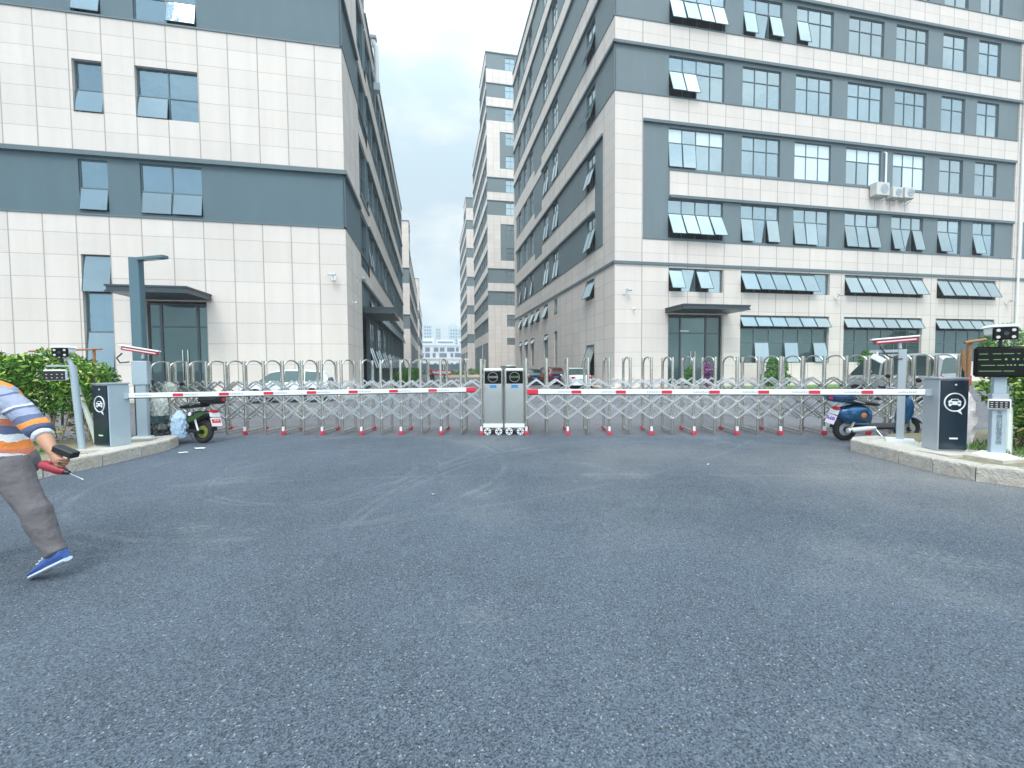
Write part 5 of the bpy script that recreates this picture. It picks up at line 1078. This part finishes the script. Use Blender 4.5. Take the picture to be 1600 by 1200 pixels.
# nose, chin and ears grow out of the head
fdir = lft.copy()
i0 = len(vv); vv += [J['skull']+fdir*.085+V(0, 0, -.01), J['skull']+fdir*.115+V(0, 0, -.022)]; radii += [.018, .012]; edges += [(idx['skull'], i0), (i0, i0+1)]
body = skin_mesh('body', vv, edges, radii, idx['pelvis'], M_SKIN, PW)
hr = MB(); mxh = Matrix.Translation(J['skull']-o0-lft*.02+V(0, 0, .035)); hr.ell((0, 0, 0), .108, .092, .098, mat('black_hair', (.012, .01, .01), .6, 0, .3, 30, .6, 90), 18, 10, mxh); hr.build('hair', None, PW, True)
fc = MB(); perp = V(-lft.y, lft.x, 0)
for s in (-1, 1):
    c = J['skull']-o0+lft*.083+perp*.032*s+V(0, 0, .012); fc.ell(c, .012, .012, .009, M_LETTER); fc.ell(c+lft*.009, .006, .006, .006, M_BLACK)
    fc.ell(J['skull']-o0+perp*.09*s+V(0, 0, -.005), .02, .012, .03, M_SKIN)
fc.ell(J['skull']-o0+lft*.083+V(0, 0, -.06), .012, .026, .007, mat('lips', (.35, .12, .1), .5)); fc.build('face_features', None, PW, True)
# clothing lofted around the pose
def oring(c, axis, ra, rb, adir, n=28, wob=0, seed=0, i=0):
    axis = axis.normalized(); a = (adir-axis*adir.dot(axis)).normalized(); b = axis.cross(a); rn_ = random.Random(seed*100+i); out = []
    for k in range(n):
        th = 2*math.pi*k/n; w_ = 1+wob*(math.sin(3*th+i*1.7+seed)+.6*math.sin(7*th-i*1.2))+rn_.uniform(-wob, wob)*.35; out.append(c-o0+a*math.cos(th)*ra*w_+b*math.sin(th)*rb*w_)
    return out
def cloth(name, specs, mt, wob, seed, parent=PW, cap=True, sub=1):
    m_ = MB(); m_.loft([oring(c, ax, ra, rb, ad, 28, wob, seed, i) for i, (c, ax, ra, rb, ad) in enumerate(specs)], cap, mt); o = m_.build(name, None, parent, True)
    if sub: k = o.modifiers.new('sub', 'SUBSURF'); k.levels = 1; k.render_levels = 1
    return o
def lim(a, b, r0, r1, k0, k1, n, ad):
    out = []; d = b-a
    for i in range(n): f = k0+(k1-k0)*i/(n-1); r = r0+(r1-r0)*i/(n-1); out.append((a+d*f, d, r, r*.92, ad))
    return out
def shirt_mat():
    g = G('striped_shirt'); tc = g.n('ShaderNodeTexCoord'); s = g.n('ShaderNodeSeparateXYZ', {0: tc.outputs['Object']}); nn = noise(g, tc.outputs['Object'], 5.5, 3)
    k = g.ma('ADD', g.ma('ADD', s.outputs[2], g.ma('MULTIPLY', s.outputs[0], .28)), g.ma('MULTIPLY', g.ma('SUBTRACT', nn, .5), .10))
    k = g.ma('DIVIDE', g.ma('SUBTRACT', k, .88), .66)
    r = g.n('ShaderNodeValToRGB', {0: k}); cr = r.color_ramp; cr.interpolation = 'CONSTANT'
    O, Wt, Gy, Nv, Pk = (.75, .24, .05), (.74, .76, .8), (.24, .28, .4), (.10, .13, .24), (.6, .2, .12)
    seq = [(0, Gy), (.03, Wt), (.075, Gy), (.106, Wt), (.197, Pk), (.258, O), (.348, Wt), (.409, Nv), (.5, Pk), (.568, Wt), (.636, Gy), (.7, Nv), (.727, O), (.9, Gy), (.95, O)]
    el = cr.elements; el[0].position = 0; el[0].color = (*seq[0][1], 1); el[1].position = seq[1][0]; el[1].color = (*seq[1][1], 1)
    for p, c in seq[2:]: e_ = el.new(p); e_.color = (*c, 1)
    f = noise(g, tc.outputs['Object'], 9, 5, .6); g.set('Base Color', r.outputs[0]); g.set('Roughness', .8)
    bp = g.n('ShaderNodeBump', {'Height': f, 'Strength': .8, 'Distance': .03}); g.set('Normal', bp.outputs[0]); return g.m
M_SHIRT = shirt_mat(); M_TROU = mat('grey_trousers', (.125, .115, .125), .85, 0, .2, 6, .9, 14); M_SHOE = mat('blue_shoe', (.04, .10, .32), .6, 0, .25, 20, .3, 60); M_SOLE = mat('pale_sole', (.5, .6, .75), .6)
def sleeve_mat():
    g = G('striped_sleeve'); tc = g.n('ShaderNodeTexCoord'); s_ = g.n('ShaderNodeSeparateXYZ', {0: tc.outputs['Object']}); nn = noise(g, tc.outputs['Object'], 7, 3)
    k = g.ma('ADD', g.ma('SUBTRACT', s_.outputs[2], g.ma('MULTIPLY', s_.outputs[0], .35)), g.ma('MULTIPLY', g.ma('SUBTRACT', nn, .5), .06)); k = g.ma('DIVIDE', g.ma('SUBTRACT', k, .9), .6)
    r = g.n('ShaderNodeValToRGB', {0: k}); cr = r.color_ramp; cr.interpolation = 'CONSTANT'; O, Wt, Gy, Nv = (.75, .24, .05), (.6, .62, .7), (.26, .29, .4), (.09, .12, .22)
    seq = [(0, Nv), (.19, O), (.27, Nv), (.36, Gy), (.46, Nv), (.50, Wt), (.53, Gy), (.72, Nv), (.76, Gy), (.9, O)]; el = cr.elements; el[0].position = 0; el[0].color = (*seq[0][1], 1); el[1].position = seq[1][0]; el[1].color = (*seq[1][1], 1)
    for p, c in seq[2:]: e_ = el.new(p); e_.color = (*c, 1)
    f = noise(g, tc.outputs['Object'], 9, 5, .6); g.set('Base Color', r.outputs[0]); g.set('Roughness', .85); bp = g.n('ShaderNodeBump', {'Height': f, 'Strength': .9, 'Distance': .04}); g.set('Normal', bp.outputs[0]); return g.m
M_SLV = sleeve_mat()
up_ = V(0, 0, 1)
cloth('shirt', [(V(-3.385, 4.02, .905), up_, .215, .15, lft), (V(-3.39, 4.02, .93), up_, .222, .155, lft), (V(-3.40, 4.02, 1.0), up_, .21, .15, lft), (V(-3.42, 4.03, 1.1), up_, .2, .15, lft), (V(-3.43, 4.03, 1.2), up_+lft*.2, .21, .15, lft), (V(-3.45, 4.04, 1.3), up_+lft*.25, .225, .155, lft), (V(-3.47, 4.04, 1.38), up_+lft*.3, .225, .145, lft), (V(-3.50, 4.045, 1.45), up_+lft*.35, .19, .12, lft), (V(-3.545, 4.05, 1.50), up_+lft*.5, .095, .085, lft), (V(-3.57, 4.055, 1.525), up_+lft*.6, .07, .07, lft)], M_SHIRT, .022, 3)
sR, eR, wR_ = J['shR'], J['elR'], J['wrR']; tR = V(-3.36, 3.96, 1.41)
cloth('sleeve', [(tR, sR-tR, .085, .09, up_), (sR+V(-.03, .0, .0), sR-tR, .09, .09, up_)]+lim(sR, eR, .09, .08, .25, .8, 4, up_)+[(eR+V(-.0, 0, .005), eR-sR, .082, .08, up_), (eR+(wR_-eR)*.16, wR_-eR, .075, .07, up_)], M_SLV, .03, 5)
cloth('cuff', [(eR+(wR_-eR)*.12, wR_-eR, .073, .07, up_), (eR+(wR_-eR)*.36, wR_-eR, .068, .064, up_)], mat('pale_cuff', (.62, .67, .72), .8, 0, .1, 10, .6), .03, 6)
cloth('forearm', [(eR+(wR_-eR)*.25, wR_-eR, .05, .048, up_), (eR+(wR_-eR)*.5, wR_-eR, .05, .046, up_), (eR+(wR_-eR)*.75, wR_-eR, .04, .036, up_), (wR_, wR_-eR, .031, .026, up_), (wR_+(wR_-eR).normalized()*.03, wR_-eR, .033, .024, up_)], M_SKIN, .01, 7)
sL, eL, wL_ = J['shL'], J['elL'], J['wrL']; tL = V(-3.5, 4.12, 1.41)
cloth('sleeve', [(tL, sL-tL, .085, .09, up_), (sL, sL-tL, .09, .09, up_)]+lim(sL, eL, .092, .075, .25, 1.0, 4, lft)+[(eL+(wL_-eL)*.2, wL_-eL, .062, .06, up_)], M_SLV, .03, 8)
hR, kR, aR = J['hipR'], J['knR'], J['anR']; hL, kL, aL = J['hipL'], J['knL'], J['anL']
cloth('trousers', [(V(-3.385, 4.02, .99), up_, .2, .15, lft), (V(-3.37, 4.02, .93), up_, .205, .155, lft), (V(-3.35, 4.02, .86), up_, .21, .165, lft), (V(-3.36, 4.02, .78), up_, .19, .16, lft), (V(-3.37, 4.02, .72), up_, .1, .12, lft)], M_TROU, .02, 9)
cloth('trouser_leg', [(hR+V(-.02, .03, .06), kR-hR, .115, .125, lft)]+lim(hR, kR, .125, .092, .0, .8, 6, lft)+[(kR+V(.012, 0, .03), aR-hR, .094, .094, lft), (kR+V(.012, 0, -.03), aR-kR, .092, .092, lft)]+lim(kR, aR, .092, .07, .25, .8, 5, lft)+[(aR+V(-.005, 0, .045), aR-kR, .068, .07, lft), (aR+V(0, 0, .02), aR-kR, .066, .07, lft)], M_TROU, .04, 10)
cloth('trouser_leg', [(hL+V(.0, 0, .06), kL-hL, .12, .13, lft)]+lim(hL, kL, .13, .105, 0, .9, 5, lft)+lim(kL, aL, .102, .08, 0, .95, 6, lft), M_TROU, .028, 11)
def shoe(heel, toe, z_heel):
    d = (toe-heel); L = d.length; d.normalize(); b = V(-d.y, d.x, 0).normalized(); n = d.cross(b); n = n if n.z > 0 else -n; m_ = MB(); s_ = MB(); prof = [(-.04, .034, .1), (-.01, .042, .105), (.06, .043, .1), (.12, .045, .082), (.18, .05, .06), (.235, .046, .045), (.27, .03, .03), (.285, .012, .018)]
    def rg(x, w_, h0, h1): return [heel-o0+d*x+b*w_*math.cos(2*math.pi*k/14)+n*((h0+h1)/2+(h1-h0)/2*math.sin(2*math.pi*k/14)) for k in range(14)]
    m_.loft([rg(x, w_, .012, h) for x, w_, h in prof], True, M_SHOE); o = m_.build('shoe', None, PW, True)
    s_.loft([rg(x, w_*1.1, -.012+.0*x, .02) for x, w_, h in prof], True, M_SOLE); s_.build('sole', None, o, True)
    q = MB(); 
    for k in range(3): q.tube([heel-o0+d*(.1+.03*k)+b*.03+n*(.093-.012*k), heel-o0+d*(.1+.03*k)-b*.03+n*(.093-.012*k)], .005, 6, M_LETTER)
    q.tube([heel-o0+d*.03-b*.046+n*.05, heel-o0+d*.09-b*.048+n*.035, heel-o0+d*.15-b*.05+n*.05], .005, 6, M_LETTER); q.build('laces', None, o, True)
shoe(V(-2.81, 3.745, .135), V(-3.05, 3.79, .018), .14); shoe(V(-3.81, 4.07, .015), V(-4.06, 4.1, .015), 0)
# cordless drill held pointing down
t = thing('cordless_drill', 'red and black cordless drill pointing downwards in the man\'s right hand', 'drill', tuple(palmR)); P0 = palmR
M_DRED = mat('drill_red', (.30, .02, .035), .4, 0, .15, 12)
grip0 = V(-2.655, 3.55, 1.02)-P0+V(0, .012, 0); A = lambda x, y, z: V(x, y, z)-P0
b0, b1 = A(-2.80, 3.60, .925), A(-2.635, 3.565, .868); m_ = MB(); m_.tube([b0, b0.lerp(b1, .15), b0.lerp(b1, .8), b1], [.028, .036, .034, .022], 14, M_DRED); dx = (b1-b0).normalized(); m_.tube([b1, b1+dx*.03], [.02, .014], 12, M_BLACK); dm = m_.build('motor_housing', None, t, True)
m_ = MB(); m_.tube([b0.lerp(b1, .3), A(-2.69, 3.575, .96), A(-2.655, 3.565, 1.01)], [.024, .02, .023], 12, M_DRED); m_.build('handle', None, t, True)
m_ = MB(); e1 = A(-2.69, 3.575, 1.045); e2 = A(-2.545, 3.535, .99); dd_ = (e2-e1).normalized(); q_ = dd_.to_track_quat('X', 'Z').to_matrix().to_4x4(); m_.rbox(0, (e2-e1).length, -.032, .032, -.024, .024, .006, M_BLACK, Matrix.Translation(e1) @ q_); m_.build('battery', None, t)
m_ = MB(); m_.tube([b1+dx*.03, b1+dx*.14+V(0, 0, -.015)], .0035, 8, M_CHROME); m_.build('drill_bit', None, t, True)

# ================================================================ air
hz = MB(); hz.box(-160, 160, -60, 480, -1.0, 76.0); ho = hz.build('haze', None); ho['kind'] = 'stuff'
hm = bpy.data.materials.new('haze'); hm.use_nodes = True; ht = hm.node_tree; ht.nodes.clear(); ho_ = ht.nodes.new('ShaderNodeOutputMaterial'); hv = ht.nodes.new('ShaderNodeVolumePrincipled')
hv.inputs['Color'].default_value = (.93, .97, 1, 1); hv.inputs['Density'].default_value = .0007; ht.links.new(hv.outputs[0], ho_.inputs['Volume']); ho.data.materials.append(hm)
S.cycles.volume_bounces = 1; S.cycles.volume_step_rate = 10
